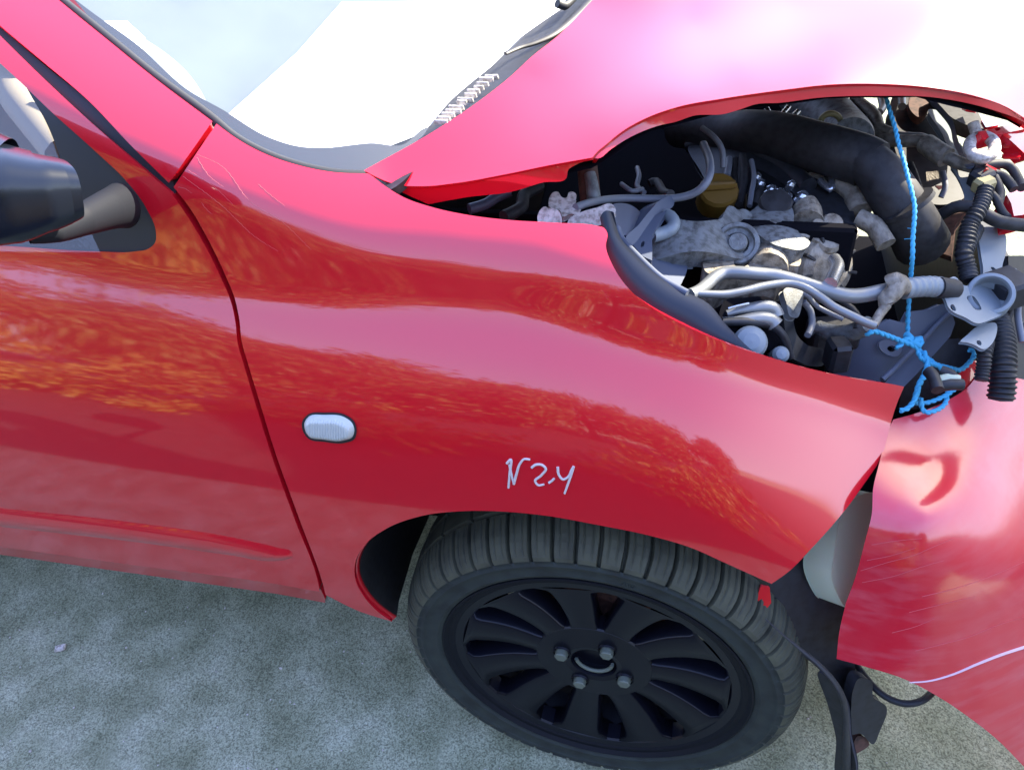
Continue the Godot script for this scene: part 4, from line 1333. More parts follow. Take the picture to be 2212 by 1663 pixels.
	tube(mk, [at(1730, 190, -0.05), at(1775, 235, 0.0), tb + ax * 0.03, at(1840, 300, 0.17)], 0.042, 0.030, 26)
	made("throttle_body", mk, M.alu, car)
	mk = Maker.new()
	var loop := []
	for k in 25:
		var a := TAU * k / 24.0
		var p := vw("B", [1562 + 118 * cos(a), 400 + 112 * sin(a)])[0]
		loop.append(at(p.x, p.y, 0.145))
	tube(mk, loop, 0.0045, 0.0045, 8)
	made("hose_clamp_ring", mk, M.brass, car)
	# refrigerant lines crossing the bay
	pipe("refrigerant_line", "C", [-60, 180, -0.05, 60, 330, 0.02, 200, 460, 0.07, 400, 590, 0.11, 560, 670, 0.14, 760, 690, 0.16, 950, 690, 0.17, 1020, 720, 0.18, 1120, 800, 0.2, 1280, 890, 0.22, 1420, 950, 0.235, 1560, 985, 0.245], 0.0095, M.alu_warm, car, 0.0085)
	pipe("line_sleeve", "C", [1010, 720, 0.183, 1120, 800, 0.203, 1240, 880, 0.218], 0.0135, M.alu_warm, car, 0.014)
	pipe("refrigerant_line", "C", [560, 620, 0.12, 780, 645, 0.145, 960, 655, 0.155, 1030, 690, 0.165], 0.007, M.pipe, car)
	pipe("electric_cable", "C", [200, 220, 0.0, 300, 290, 0.04, 430, 410, 0.08, 480, 540, 0.11, 620, 610, 0.13], 0.009, M.alu_warm, car)
	part("connector_block", plate("C", [240, 470, 310, 440, 440, 520, 390, 580], [[240, 470, 0.09], [440, 520, 0.11], [390, 580, 0.12]], 0.02, false), M.alu_warm, car)
	part("white_connector", plate("C", [290, 340, 340, 260, 420, 280, 470, 350, 380, 400, 310, 390], [[290, 340, 0.04], [470, 350, 0.06], [310, 390, 0.07]], 0.03, true), M.foam, car)
	for s in [[-60, 400, -0.02, 100, 470, 0.05, 190, 600, 0.1, 200, 690, 0.12], [50, 180, -0.08, 85, 250, -0.04, 90, 320, 0.0], [110, 260, -0.05, 160, 290, -0.02, 230, 300, 0.0], [500, 180, -0.02, 520, 300, 0.02, 480, 370, 0.05], [735, 190, -0.02, 740, 300, 0.02]]:
		pipe("wiring_strand", "C", s, 0.006, M.pipe, car)
	pipe("vertical_stay", "C", [490, 720, 0.15, 470, 800, 0.16, 455, 850, 0.17], 0.010, M.pipe, car)
	# fan cowl and dark boxes behind
	part("fan_cowl", plate("C", [640, 180, 1120, 180, 1330, 560, 1460, 930, 1480, 1300, 1080, 1400, 880, 1250, 700, 900, 620, 600], [[640, 180, -0.10], [1120, 180, -0.10], [1480, 1300, 0.16], [880, 1250, 0.16]], 0.03), M.plastic, car)
	part("battery_box", plate("C", [820, 190, 1060, 190, 1040, 340, 940, 420, 830, 330], [[820, 190, -0.07], [1060, 190, -0.07], [940, 420, -0.01]], 0.04), M.rust, car)
	part("warning_label", plate("C", [1010, 1040, 1150, 1030, 1160, 1110, 1020, 1145], [[1010, 1040, 0.145], [1150, 1030, 0.145], [1020, 1145, 0.16]], 0.002, false), M.alu_warm, car)
	part("red_tag", plate("C", [1110, 1195, 1200, 1195, 1200, 1220, 1160, 1240], [[1110, 1195, 0.17], [1200, 1195, 0.17], [1160, 1240, 0.175]], 0.002, false), M.jamb, car)
	part("rust_tag", plate("C", [680, 1055, 760, 1020, 765, 1080, 720, 1110], [[680, 1055, 0.17], [760, 1020, 0.17], [720, 1110, 0.18]], 0.002, false), M.rust, car)
	part("brown_tray", plate("C", [960, 1410, 1440, 1290, 1480, 1460, 1340, 1650, 1300, 2000, 1000, 1900, 1000, 1600], [[960, 1410, 0.15], [1440, 1290, 0.15], [1000, 1900, 0.25]], 0.01, false), M.rust, car)
	# sheet-metal upright that carried the bonnet lock
	part("lock_upright", plate("C", [1080, 180, 1120, 230, 1220, 340, 1320, 470, 1350, 580, 1390, 720, 1470, 840, 1570, 940, 1500, 980, 1440, 960, 1370, 800, 1310, 660, 1290, 540, 1160, 350, 1040, 230, 990, 180], [[1080, 180, 0.02], [1300, 560, 0.12], [1560, 940, 0.25], [1040, 230, 0.03]], 0.004), M.primer, car)
	part("rear_upright", plate("C", [1050, 330, 1160, 350, 1290, 560, 1440, 900, 1400, 920, 1260, 760, 1200, 620], [[1050, 330, 0.03], [1290, 560, 0.10], [1400, 920, 0.2]], 0.01), M.bracket, car)
	part("lamp_support", plate("C", [1280, 960, 1350, 980, 1400, 1100, 1520, 1100, 1560, 1180, 1560, 1300, 1480, 1440, 1460, 1450, 1440, 1280, 1340, 1050], [[1280, 960, 0.21], [1560, 1180, 0.25], [1460, 1450, 0.28]], 0.01), M.bracket, car)
	# white clamp ring
	mk = Maker.new()
	loop = []
	for k in 29:
		var a := TAU * k / 28.0
		var p := vw("C", [1645 + 145 * cos(a), 760 + 125 * sin(a)])[0]
		loop.append(at(p.x, p.y, 0.235 + 0.03 * sin(a)))
	tube(mk, loop, 0.0078, 0.0078, 10)
	made("clamp_ring", mk, M.foam, car)
	pipe("ring_tab", "C", [1545, 485, 0.2, 1580, 600, 0.21], 0.007, M.foam, car)
	# red front cross-member, torn
	part("front_crossmember", plate("C", [1600, 590, 1830, 530, 2050, 480, 2200, 470, 2200, 530, 2100, 560, 1920, 600, 1760, 645, 1650, 660], [[1600, 590, 0.22], [2200, 470, 0.12], [1650, 660, 0.23]], 0.02, false, [[1790, 555, 1820, 540, 1855, 548, 1840, 570, 1805, 572]]), M.paint, car)
	part("crossmember_end", plate("C", [1880, 620, 1960, 600, 2120, 560, 2200, 640, 2200, 900, 2130, 830, 1980, 690], [[1880, 620, 0.19], [2200, 640, 0.12], [2130, 830, 0.16]], 0.02, false), M.paint, car)
	for s in [[[1420, 300, 1560, 258, 1590, 345, 1480, 330], 0.05], [[1640, 450, 1820, 450, 1840, 510, 1690, 535], 0.12], [[1865, 850, 2010, 750, 2090, 870, 1900, 870], 0.16], [[1700, 900, 1760, 900, 1860, 1010, 1860, 1030, 1690, 1010], 0.22], [[1890, 680, 1960, 690, 1990, 740, 1920, 740], 0.15]]:
		var o: Array = s[0]
		part("torn_flange", plate("C", o, [[o[0], o[1], s[1]], [o[2], o[3], s[1] - 0.02], [o[4], o[5], s[1] + 0.01]], 0.004, false), M.paint, car)
	part("red_lamp_bracket", plate("C", [1920, 1290, 2060, 1230, 2220, 1190, 2220, 1500, 2100, 1530, 2010, 1540, 1980, 1400], [[1920, 1290, 0.26], [2220, 1190, 0.2], [2010, 1540, 0.32]], 0.03, false), M.paint, car)
	part("grey_crossbar", plate("C", [1060, 180, 1290, 210, 1470, 300, 1590, 350, 1640, 440, 1700, 540, 1520, 520, 1300, 420, 1160, 280], [[1060, 180, -0.05], [1590, 350, 0.02], [1520, 520, 0.08]], 0.02), M.hose, car)
	# black hoses at the right
	pipe("heater_hose", "C", [1560, 985, 0.245, 1620, 970, 0.245, 1800, 950, 0.235, 1920, 960, 0.23, 2000, 1020, 0.235, 2060, 1130, 0.25, 2100, 1220, 0.27], 0.0058, M.hose, car, 0.006)
	pipe("heater_hose", "C", [1540, 1000, 0.25, 1700, 1045, 0.25, 1850, 1075, 0.25, 1930, 1130, 0.26, 2010, 1240, 0.275], 0.0058, M.hose, car, 0.006)
	pipe("corrugated_loom", "C", [1690, 1230, 0.30, 1640, 1400, 0.32, 1580, 1520, 0.335, 1510, 1640, 0.345, 1470, 1800, 0.36, 1440, 1950, 0.37], 0.0095, M.plastic, car, 0.0105, 0.0009, 0.005)
	pipe("loom_branch", "C", [1040, 1620, 0.29, 1180, 1530, 0.30, 1330, 1445, 0.31, 1450, 1430, 0.315, 1600, 1470, 0.325, 1760, 1570, 0.33, 1900, 1620, 0.33, 2150, 1650, 0.32], 0.0075, M.hose, car, 0.0085)
	mk = Maker.new()
	box(mk, path("C", [1665, 1190, 0.29])[0], Vector3(0.026, 0.02, 0.02), Basis(Vector3(0.2, 1, 0.1).normalized(), 0.6))
	made("yellow_connector", mk, M.brass, car)
	mk = Maker.new()
	box(mk, path("C", [1640, 1110, 0.275])[0], Vector3(0.03, 0.022, 0.022), Basis(Vector3(0.2, 1, 0.1).normalized(), 0.6))
	made("connector_plug", mk, M.plastic, car)

# ---------------------------------------------------------------- the torn front end
func front() -> void:
	# chassis rail: top face, side face
	part("chassis_rail", plate("F", [-60, 1440, 250, 1150, 420, 1020, 545, 960, 700, 1000, 760, 880, 960, 860, 1100, 800, 1190, 880, 1060, 1010, 900, 1190, 700, 1380, 470, 1600, 300, 1700, -60, 1600], [[-60, 1500, 0.46], [545, 960, 0.44], [1190, 880, 0.40], [470, 1600, 0.475]], 0.01, false, [[522, 1265, 545, 1238, 585, 1240, 614, 1265, 600, 1292, 550, 1296]]), M.primer, car)
	part("rail_side", plate("F", [1190, 880, 1230, 1000, 1180, 1140, 1000, 1340, 820, 1540, 660, 1700, 430, 1700, 700, 1383, 900, 1193, 1060, 1013], [[1190, 880, 0.40], [1230, 1000, 0.405], [660, 1700, 0.485], [470, 1603, 0.475]], 0.01, false), M.primer, car)
	pipe("rail_crease", "F", [1180, 890, 0.402, 1040, 1020, 0.424, 880, 1190, 0.448, 700, 1370, 0.474, 470, 1590, 0.507], 0.003, M.primer, car, 0.0035)
	part("rail_boss", plate("F", [440, 1200, 480, 1180, 600, 1200, 680, 1270, 640, 1340, 520, 1330, 450, 1270], [[440, 1200, 0.465], [680, 1270, 0.457], [520, 1330, 0.475]], 0.003, true, [[522, 1265, 545, 1238, 585, 1240, 614, 1265, 600, 1292, 550, 1296]]), M.primer, car)
	# lamp bracket with a round collar
	var plate_pts := [1000, 712, 1200, 645, 1178, 530, 1215, 518, 1330, 612, 1440, 590, 1500, 560, 1520, 480, 1500, 300, 1480, 150, 1490, 20, 1600, 0, 1740, 60, 1760, 250, 1720, 420, 1740, 600, 1800, 700, 1788, 830, 1740, 890, 1600, 965, 1460, 1004, 1330, 940, 1210, 885, 1170, 850, 1100, 722]
	var br := part("lamp_bracket", plate("F", plate_pts, [[1000, 712, 0.46], [1200, 560, 0.435], [1500, 20, 0.30], [1740, 60, 0.29], [1620, 500, 0.38], [1780, 840, 0.43], [1460, 1000, 0.49], [1400, 750, 0.44]], 0.004, true, [[1180, 820, 1200, 805, 1232, 840, 1235, 875, 1205, 870], [1355, 725, 1390, 715, 1480, 800, 1500, 860, 1460, 865, 1390, 800], [1600, 420, 1625, 420, 1660, 470, 1645, 480, 1615, 450]]), M.bracket, car)
	var mk := Maker.new()
	var cc: Vector3 = path("F", [1600, 695, 0.432])[0]
	turned(mk, cc, Vector3(-0.12, 0.72, 0.62), [[0.0275, -0.026], [0.0265, 0.0], [0.0255, 0.002], [0.0215, 0.003], [0.020, 0.0], [0.0185, -0.014], [0.014, -0.02], [0.0135, -0.05]], 40)
	made("lamp_collar", mk, M.bracket, br)
	part("lower_lamp_bracket", plate("F", [1285, 1195, 1360, 1120, 1450, 1040, 1560, 1000, 1650, 1000, 1640, 1170, 1600, 1230, 1530, 1272, 1420, 1222, 1340, 1200], [[1285, 1195, 0.51], [1650, 1000, 0.45], [1530, 1272, 0.51]], 0.004, true, [[1450, 1190, 1480, 1180, 1505, 1215, 1495, 1232, 1465, 1220]]), M.bracket, car)
	mk = Maker.new()
	box(mk, path("F", [1770, 640, 0.40])[0], Vector3(0.04, 0.035, 0.05), Basis(Vector3(0, 1, 0.3).normalized(), 0.5))
	made("motor_plug", mk, M.plastic, br)
	pipe("corrugated_hose", "F", [1620, 900, 0.40, 1690, 1060, 0.43, 1720, 1250, 0.46, 1725, 1450, 0.485, 1720, 1650, 0.50, 1700, 1800, 0.51], 0.0142, M.plastic, car, 0.0146, 0.0015, 0.0062)
	pipe("corrugated_hose", "F", [1560, 1200, 0.47, 1535, 1330, 0.49, 1520, 1480, 0.50, 1500, 1600, 0.51], 0.008, M.plastic, car, 0.008, 0.0009, 0.0045)
	pipe("corrugated_hose", "F", [1440, 20, 0.33, 1360, 180, 0.36, 1320, 280, 0.375, 1350, 420, 0.385, 1380, 560, 0.40], 0.010, M.plastic, car, 0.0105, 0.0009, 0.0055)
	part("dark_side_panel", plate("F", [1780, 300, 1960, 300, 2080, 900, 2080, 1800, 1820, 1800, 1830, 1200, 1810, 800], [[1780, 300, 0.30], [2080, 900, 0.25], [1820, 1800, 0.46]], 0.01, false), M.plastic, car)
	part("dark_lamp_back", plate("F", [980, 1200, 1260, 1160, 1480, 1240, 1500, 1700, 1000, 1900, 640, 1900, 680, 1660, 1000, 1360], [[980, 1360, 0.38], [1480, 1240, 0.34], [1000, 1900, 0.42]], 0.01, false), M.plastic, car)
	for s in [[950, 1500, 0.54, 1000, 1560, 0.55, 1050, 1700, 0.57], [1050, 1620, 0.545, 1150, 1580, 0.54, 1260, 1600, 0.54], [1060, 1660, 0.55, 1180, 1640, 0.548, 1300, 1640, 0.545], [1080, 1500, 0.53, 1180, 1540, 0.535, 1230, 1620, 0.54]]:
		pipe("lamp_cable", "F", s, 0.007, M.bottle if s[2] == 0.545 else M.plastic, car)
	# wheel arch liner edge hanging forward of the wheel, and the washer bottle behind it
	part("washer_bottle", plate("8", [1040, 60, 1120, -60, 1260, -100, 1250, 80, 1200, 220, 1140, 470, 1085, 640, 1010, 520, 985, 430, 1000, 300, 1020, 160], [[1040, 60, 0.655], [1260, -100, 0.60], [1085, 640, 0.705]], 0.04), M.bottle, car)
	part("liner_front", plate("8", [980, 110, 1030, 80, 1030, 300, 985, 420, 1010, 560, 1090, 660, 1120, 900, 1120, 1180, 1075, 1240, 1000, 1130, 900, 1020, 760, 900, 640, 780, 560, 700, 600, 460, 780, 330], [[980, 110, 0.63], [560, 700, 0.715], [1100, 1200, 0.72], [1090, 660, 0.68]], 0.006), M.plastic, car)
	pipe("liner_lip", "8", [560, 700, 0.745, 660, 790, 0.75, 780, 890, 0.75, 900, 990, 0.755, 990, 1090, 0.76, 1050, 1190, 0.765, 1075, 1300, 0.765, 1078, 1450, 0.77, 1085, 1700, 0.77], 0.0006, M.plastic, car, 0.011, 0.0, 0.006, 0.5)
	part("liner_flap", plate("8", [900, 1040, 1000, 1120, 1075, 1240, 1100, 1440, 1110, 1720, 1040, 1720, 1010, 1450, 960, 1250], [[900, 1040, 0.74], [1100, 1440, 0.765], [1040, 1720, 0.765]], 0.006), M.plastic, car)
	part("torn_bracket", plate("8", [1120, 1160, 1160, 1080, 1240, 1100, 1250, 1200, 1330, 1255, 1290, 1420, 1250, 1500, 1160, 1430, 1120, 1440, 1110, 1260], [[1120, 1160, 0.74], [1330, 1255, 0.72], [1160, 1430, 0.75]], 0.015), M.plastic, car)
	part("torn_foam", plate("8", [1150, 1450, 1200, 1455, 1225, 1500, 1180, 1540, 1130, 1560, 1125, 1500], [[1150, 1450, 0.745], [1225, 1500, 0.74], [1130, 1560, 0.755]], 0.02), M.rust, car)
	pipe("dangling_cable", "8", [1120, 960, 0.68, 1190, 1060, 0.70, 1290, 1170, 0.72, 1400, 1230, 0.73, 1500, 1240, 0.73, 1580, 1210, 0.72, 1640, 1150, 0.70], 0.0045, M.rubber, car)
	pipe("lamp_strap", "8", [1010, 30, 0.64, 1100, 70, 0.63, 1180, 110, 0.62, 1240, 130, 0.61], 0.005, M.plastic, car)
	for s in [[505, 560, 540, 490, 590, 500, 600, 600, 560, 650, 520, 600], [440, 590, 480, 570, 540, 690, 510, 710, 460, 650]]:
		part("broken_wing_piece", plate("8", s, [[440, 590, 0.725], [600, 500, 0.71], [510, 710, 0.735]], 0.004, false), M.paint, car)
	# bumper cover hanging off its mounts
	var bump := Sheet.new([[1931, 905, 0.56], [2020, 878, 0.528], [2091, 837, 0.487], [2128, 796, 0.455], [2212, 822, 0.42], [2400, 880, 0.33],
		[1905, 1000, 0.623], [2000, 1005, 0.608], [2100, 990, 0.577], [2212, 1005, 0.53], [1887, 1095, 0.682], [2000, 1115, 0.684], [2100, 1145, 0.664], [2212, 1190, 0.636], [2400, 1290, 0.55],
		[1847, 1251, 0.718], [2000, 1300, 0.722], [2100, 1345, 0.708], [2212, 1420, 0.683], [1808, 1423, 0.745], [1900, 1440, 0.75], [2023, 1502, 0.748], [2091, 1547, 0.74], [2159, 1601, 0.728], [2212, 1655, 0.714], [2400, 1850, 0.63]], 1.5e-4)
	var line := smooth(pts([1931, 906, 1931, 906, 1972, 895, 2020, 878, 2060, 858, 2091, 837, 2115, 808, 2128, 796, 2128, 796, 2162, 810, 2206, 818, 2300, 850, 2430, 890, 2430, 890, 2430, 1890, 2430, 1890, 2300, 1750, 2212, 1655, 2159, 1601, 2091, 1547, 2023, 1502, 1955, 1467, 1870, 1440, 1808, 1423, 1808, 1423, 1813, 1370, 1828, 1302, 1828, 1302, 1847, 1251, 1870, 1166, 1884, 1110, 1887, 1056, 1901, 998, 1918, 931]), 8.0)
	var cover := part("front_bumper", panel(bump, line, 14.0, 0.006, 0.0015), M.dusty, car)
	part("bumper_tab", plate("6", [1795, 775, 1850, 720, 1900, 682, 1925, 690, 1945, 735, 1920, 780, 1850, 860, 1825, 850], [[1795, 775, 0.47], [1905, 680, 0.44], [1850, 860, 0.485]], 0.005, true), M.paint, cover)
	for sc in [[1170, 395, 1350, 340, 1500, 300, 1640, 240, 1760, 190], [1210, 330, 1360, 300, 1520, 250], [1520, 905, 1700, 860, 1850, 820, 2020, 750, 2206, 690], [1370, 790, 1520, 750, 1640, 700], [1180, 470, 1380, 430, 1560, 370, 1700, 330], [1240, 230, 1400, 205, 1560, 190], [1560, 560, 1800, 500, 2000, 430, 2206, 340], [1480, 660, 1640, 620, 1900, 560]]:
		var sm := Maker.new()
		var sl := []
		for q in smooth(vw("8", sc), 6.0, false):
			var p := bump.pos(q)
			sl.append(p + bump.nrm(q, p) * 0.0001)
		tube(sm, sl, 0.0004, 0.0002, 5)
		made("dirt_streak", sm, M.streak, cover)
	# long pale scrape along it
	var scrape := Maker.new()
	var run := []
	for q in smooth(vw("8", [1480, 1105, 1600, 1095, 1760, 1050, 1900, 990, 2050, 930, 2300, 850, 2600, 770]), 8.0, false):
		var p := bump.pos(q)
		run.append(p + bump.nrm(q, p) * 0.0006)
	tube(scrape, run, 0.0008, 0.0032, 8, 0.0, 0.006, 0.25)
	made("scrape_mark", scrape, M.scrape, cover, "long pale scrape across the bumper")

# ---------------------------------------------------------------- blue twine
func cord() -> void:
	var t := thing("twine", "bright blue twine tied round the bent chassis rail and up to the bonnet", "twine")
	var mk := Maker.new()
	var up := path("C", [555, 175, 0.27, 600, 350, 0.29, 660, 540, 0.31, 700, 720, 0.33, 755, 900, 0.35, 800, 1080, 0.37, 850, 1270, 0.39, 880, 1420, 0.405, 880, 1560, 0.42])
	up.append_array(path("F", [790, 110, 0.44, 785, 300, 0.455, 765, 540, 0.45, 750, 760, 0.46, 738, 950, 0.467, 735, 1140, 0.475]))
	twist(mk, up, 0.0030)
	made("hanging_strand", mk, M.twine, t)
	for s in [
		[[310, 1125, 0.515, 350, 1095, 0.515, 410, 1092, 0.510, 520, 1130, 0.505, 680, 1190, 0.495, 800, 1240, 0.490, 860, 1290, 0.490], 0.0042],
		[[615, 1260, 0.500, 670, 1215, 0.495, 720, 1170, 0.490, 800, 1190, 0.485, 870, 1160, 0.480], 0.0045],
		[[860, 1170, 0.480, 850, 1260, 0.485, 900, 1330, 0.490, 1000, 1410, 0.490, 1120, 1500, 0.490, 1250, 1590, 0.490], 0.004],
		[[830, 1240, 0.485, 860, 1340, 0.495, 930, 1410, 0.495, 1060, 1450, 0.490, 1180, 1540, 0.490, 1240, 1600, 0.490], 0.004],
		[[940, 1410, 0.495, 1050, 1440, 0.490, 1180, 1470, 0.480, 1280, 1490, 0.470, 1370, 1420, 0.455, 1425, 1340, 0.445, 1410, 1290, 0.440, 1370, 1280, 0.440], 0.0042],
		[[900, 1300, 0.490, 940, 1420, 0.500, 910, 1540, 0.515, 850, 1650, 0.530, 820, 1760, 0.540], 0.0048],
		[[1240, 1580, 0.490, 1260, 1650, 0.495, 1120, 1760, 0.515, 930, 1830, 0.530, 780, 1830, 0.540], 0.004],
		[[1230, 1600, 0.495, 1160, 1700, 0.505, 1130, 1830, 0.525, 1050, 1900, 0.540, 930, 1930, 0.550, 880, 1870, 0.545, 870, 1780, 0.540], 0.004],
		[[840, 1700, 0.540, 800, 1810, 0.550, 730, 1890, 0.560, 660, 1910, 0.565], 0.0042]]:
		mk = Maker.new()
		twist(mk, path("F", s[0]), s[1] * 0.8)
		made("strand", mk, M.twine, t)
	mk = Maker.new()
	tube(mk, path("F", [715, 1130, 0.48, 760, 1150, 0.485, 720, 1190, 0.487, 790, 1200, 0.487, 860, 1170, 0.482, 850, 1230, 0.487, 780, 1180, 0.486]), 0.005, 0.005, 10)
	made("knot", mk, M.twine, t)
	mk = Maker.new()
	for s in [[700, 130, 0.44, 740, 125, 0.442, 785, 128, 0.445], [735, 15, 0.43, 790, 20, 0.435], [1360, 1300, 0.50, 1380, 1275, 0.50]]:
		tube(mk, path("F", s), 0.0005, 0.0004, 5)
	made("frayed_fibre", mk, M.twine, t)

func twist(mk: Maker, p: Array, r: float) -> void:   # two-ply twine
	var c := spline(p, 0.004)
	for ply in 2:
		var run := 0.0
		var line := []
		for i in c.size():
			var tg := (c[mini(i + 1, c.size() - 1)] - c[maxi(i - 1, 0)]).normalized()
			var x := tg.cross(Vector3(0.3, 0.2, 0.93)).normalized()
			var y := tg.cross(x)
			if i:
				run += c[i].distance_to(c[i - 1])
			var a := run / 0.017 * TAU + ply * PI
			line.append(c[i] + (x * cos(a) + y * sin(a)) * r * 0.34)
		tube(mk, line, r * 0.66, r * 0.66, 7)

# ---------------------------------------------------------------- loose pieces
func litter() -> void:
	var k := 0
	var labels := ["broken white plastic piece with two upright stubs on the wing edge", "flat white plastic shard lowest beside the wing edge", "long cream plastic shard lying under the grey hose"]
	var shapes := [
		[[190, 690, 190, 560, 235, 512, 285, 512, 312, 560, 345, 580, 385, 570, 400, 520, 440, 508, 482, 530, 480, 680, 540, 715, 500, 770, 440, 760, 330, 790, 300, 720, 240, 715], [[190, 690, 0.545], [480, 520, 0.515], [330, 790, 0.555]]],
		[[45, 815, 140, 678, 180, 700, 260, 705, 320, 790, 320, 880, 60, 860], [[45, 815, 0.575], [260, 705, 0.56], [320, 880, 0.575]]],
		[[380, 900, 400, 830, 560, 735, 720, 690, 890, 648, 940, 715, 890, 800, 760, 890, 590, 920], [[380, 900, 0.565], [890, 648, 0.53], [760, 890, 0.56]]]]
	for s in shapes:
		var o := part("plastic_shard", plate("A", s[0], s[1], 0.008), M.foam, self, labels[k])
		o.set_meta("category", "debris")
		o.set_meta("group", "broken white plastic pieces in the engine bay")
		k += 1
	var mk := Maker.new()
	box(mk, Vector3(0, 0.004, 0), Vector3(0.02, 0.007, 0.014), Basis(Vector3.UP, 0.5))
	var chip := made("white_chip", mk, M.foam, self, "small white chip lying on the concrete left of the wheel")
	var r := Geo.sight(Vector2(131, 1402))
	chip.position = EYE + r * (-EYE.y / r.y)
	chip.set_meta("category", "debris")

# ---------------------------------------------------------------- what stands round about and shows in the paint
func surroundings() -> void:
	var rng := RandomNumberGenerator.new()
	rng.seed = 77
	var leaf := mat(0.15, 0.16, 0.04, 0.6)
	leaf.vertex_color_use_as_albedo = true
	leaf.backlight_enabled = true
	leaf.backlight = Color(0.3, 0.35, 0.1)
	var bark := mat(0.12, 0.09, 0.06, 0.9)
	var spots := [[-8.6, 6.6, 4.3, 2], [-6.6, 5.6, 3.3, 0], [-5.0, 6.4, 3.6, 1], [-3.5, 5.5, 2.7, 2], [-2.0, 6.2, 3.1, 0], [-0.6, 5.4, 2.4, 1], [0.9, 6.1, 2.9, 2], [2.3, 5.5, 2.4, 0], [3.8, 6.3, 2.8, 1], [5.6, 5.8, 2.3, 2], [7.6, 6.6, 2.6, 0]]
	var where := ["furthest to the rear behind the viewer", "second from the rear end of the row behind the viewer", "third from the rear end of the row behind the viewer", "fourth from the rear end of the row behind the viewer", "behind the viewer level with the door", "behind the viewer level with the windscreen pillar", "behind the viewer level with the front wing", "behind the viewer level with the front wheel", "behind the viewer level with the hanging bumper", "second from the front end of the row behind the viewer", "last of the row behind the viewer"]
	var kinds := [["yellowing bushy tree", Vector3(1.7, 1.15, 0.5)], ["bushy green tree", Vector3(0.9, 1.0, 0.7)], ["tall brownish green tree", Vector3(1.25, 0.95, 0.6)]]
	for i in spots.size():
		var s: Array = spots[i]
		var t := thing("tree", kinds[s[3]][0] + " " + where[i], "tree", "trees behind the viewer that show in the paint")
		t.position = Vector3(s[0], 0, s[1])
		var mk := Maker.new()
		tube(mk, [Vector3(0, -0.1, 0), Vector3(0.05, s[2] * 0.3, 0.03), Vector3(-0.04, s[2] * 0.75, 0.05)], 0.12, 0.04, 9)
		for b in 5:
			var a := rng.randf() * TAU
			var h: float = s[2] * rng.randf_range(0.25, 0.6)
			tube(mk, [Vector3(0.03, h, 0.03), Vector3(cos(a) * 0.4, h + 0.3, sin(a) * 0.4), Vector3(cos(a) * 0.9, h + 0.6, sin(a) * 0.9)], 0.04, 0.012, 6)
		made("trunk", mk, bark, t)
		var lm := ArrayMesh.new()
		var v := PackedVector3Array()
		var nn := PackedVector3Array()
		var cc := PackedColorArray()
		for cl in 85:
			var dir := Vector3(rng.randfn(), rng.randfn(), rng.randfn()).normalized() * pow(rng.randf(), 0.4)
			var c := Vector3(dir.x * 1.15, s[2] * 0.54 + dir.y * s[2] * 0.46, dir.z * 0.9)
			var tone := rng.randf_range(0.4, 1.7)
			for l in 70:
				var p := c + Vector3(rng.randfn(), rng.randfn(), rng.randfn()) * 0.17
				var a := Vector3(rng.randfn(), rng.randfn(), rng.randfn()).normalized()
				var b := a.cross(Vector3(rng.randfn(), rng.randfn(), rng.randfn())).normalized()
				var n := b.cross(a)
				for e in [a * 0.065, b * 0.035, -a * 0.065, a * 0.065, -a * 0.065, -b * 0.035]:
					v.append(p + e)
					nn.append(n)
					cc.append(Color(tone * kinds[s[3]][1].x, tone * kinds[s[3]][1].y, tone * kinds[s[3]][1].z))
		var arr := []
		arr.resize(Mesh.ARRAY_MAX)
		arr[Mesh.ARRAY_VERTEX] = v
		arr[Mesh.ARRAY_NORMAL] = nn
		arr[Mesh.ARRAY_COLOR] = cc
		lm.add_surface_from_arrays(Mesh.PRIMITIVE_TRIANGLES, arr)
		part("crown", lm, leaf, t)
	# low yellow-leaved shrubs
	var gold := mat(0.30, 0.215, 0.03, 0.6)
	gold.vertex_color_use_as_albedo = true
	gold.backlight_enabled = true
	gold.backlight = Color(0.5, 0.4, 0.1)
	var low := [[-4.4, 3.1, 0.6], [-3.4, 2.6, 0.5], [-2.6, 2.35, 0.45], [-2.0, 2.55, 0.5], [-1.45, 2.9, 0.42], [-0.75, 2.4, 0.38], [0.75, 2.1, 0.42], [1.05, 2.4, 0.36], [1.9, 2.6, 0.4]]
	var ends := ["rear end", "second from the rear", "third from the rear", "fourth from the rear", "middle one", "nearest the front wheel", "third from the front", "second from the front", "front end"]
	for i in low.size():
		var g := thing("shrub", "low yellow-leaved shrub behind the viewer, " + ends[i], "shrub", "yellow shrubs behind the viewer")
		g.position = Vector3(low[i][0], 0, low[i][1])
		var gm := ArrayMesh.new()
		var gv := PackedVector3Array()
		var gn := PackedVector3Array()
		var gc := PackedColorArray()
		for cl in 24:
			var c := Vector3(rng.randfn() * 0.26, absf(rng.randfn()) * low[i][2] * 0.6 + 0.05, rng.randfn() * 0.2)
			var tone := rng.randf_range(0.35, 1.3)
			for l in 34:
				var p := c + Vector3(rng.randfn(), rng.randfn(), rng.randfn()) * 0.06
				p.y = maxf(p.y, 0.02)
				var a := Vector3(rng.randfn(), rng.randfn(), rng.randfn()).normalized()
				var b := a.cross(Vector3(rng.randfn(), rng.randfn(), rng.randfn())).normalized()
				for e in [a * 0.04, b * 0.022, -a * 0.04, a * 0.04, -a * 0.04, -b * 0.022]:
					gv.append(p + e)
					gn.append(b.cross(a))
					gc.append(Color(tone, tone, tone))
		var ga := []
		ga.resize(Mesh.ARRAY_MAX)
		ga[Mesh.ARRAY_VERTEX] = gv
		ga[Mesh.ARRAY_NORMAL] = gn
		ga[Mesh.ARRAY_COLOR] = gc
		gm.add_surface_from_arrays(Mesh.PRIMITIVE_TRIANGLES, ga)
		part("leaves", gm, gold, g)
		var sm := Maker.new()
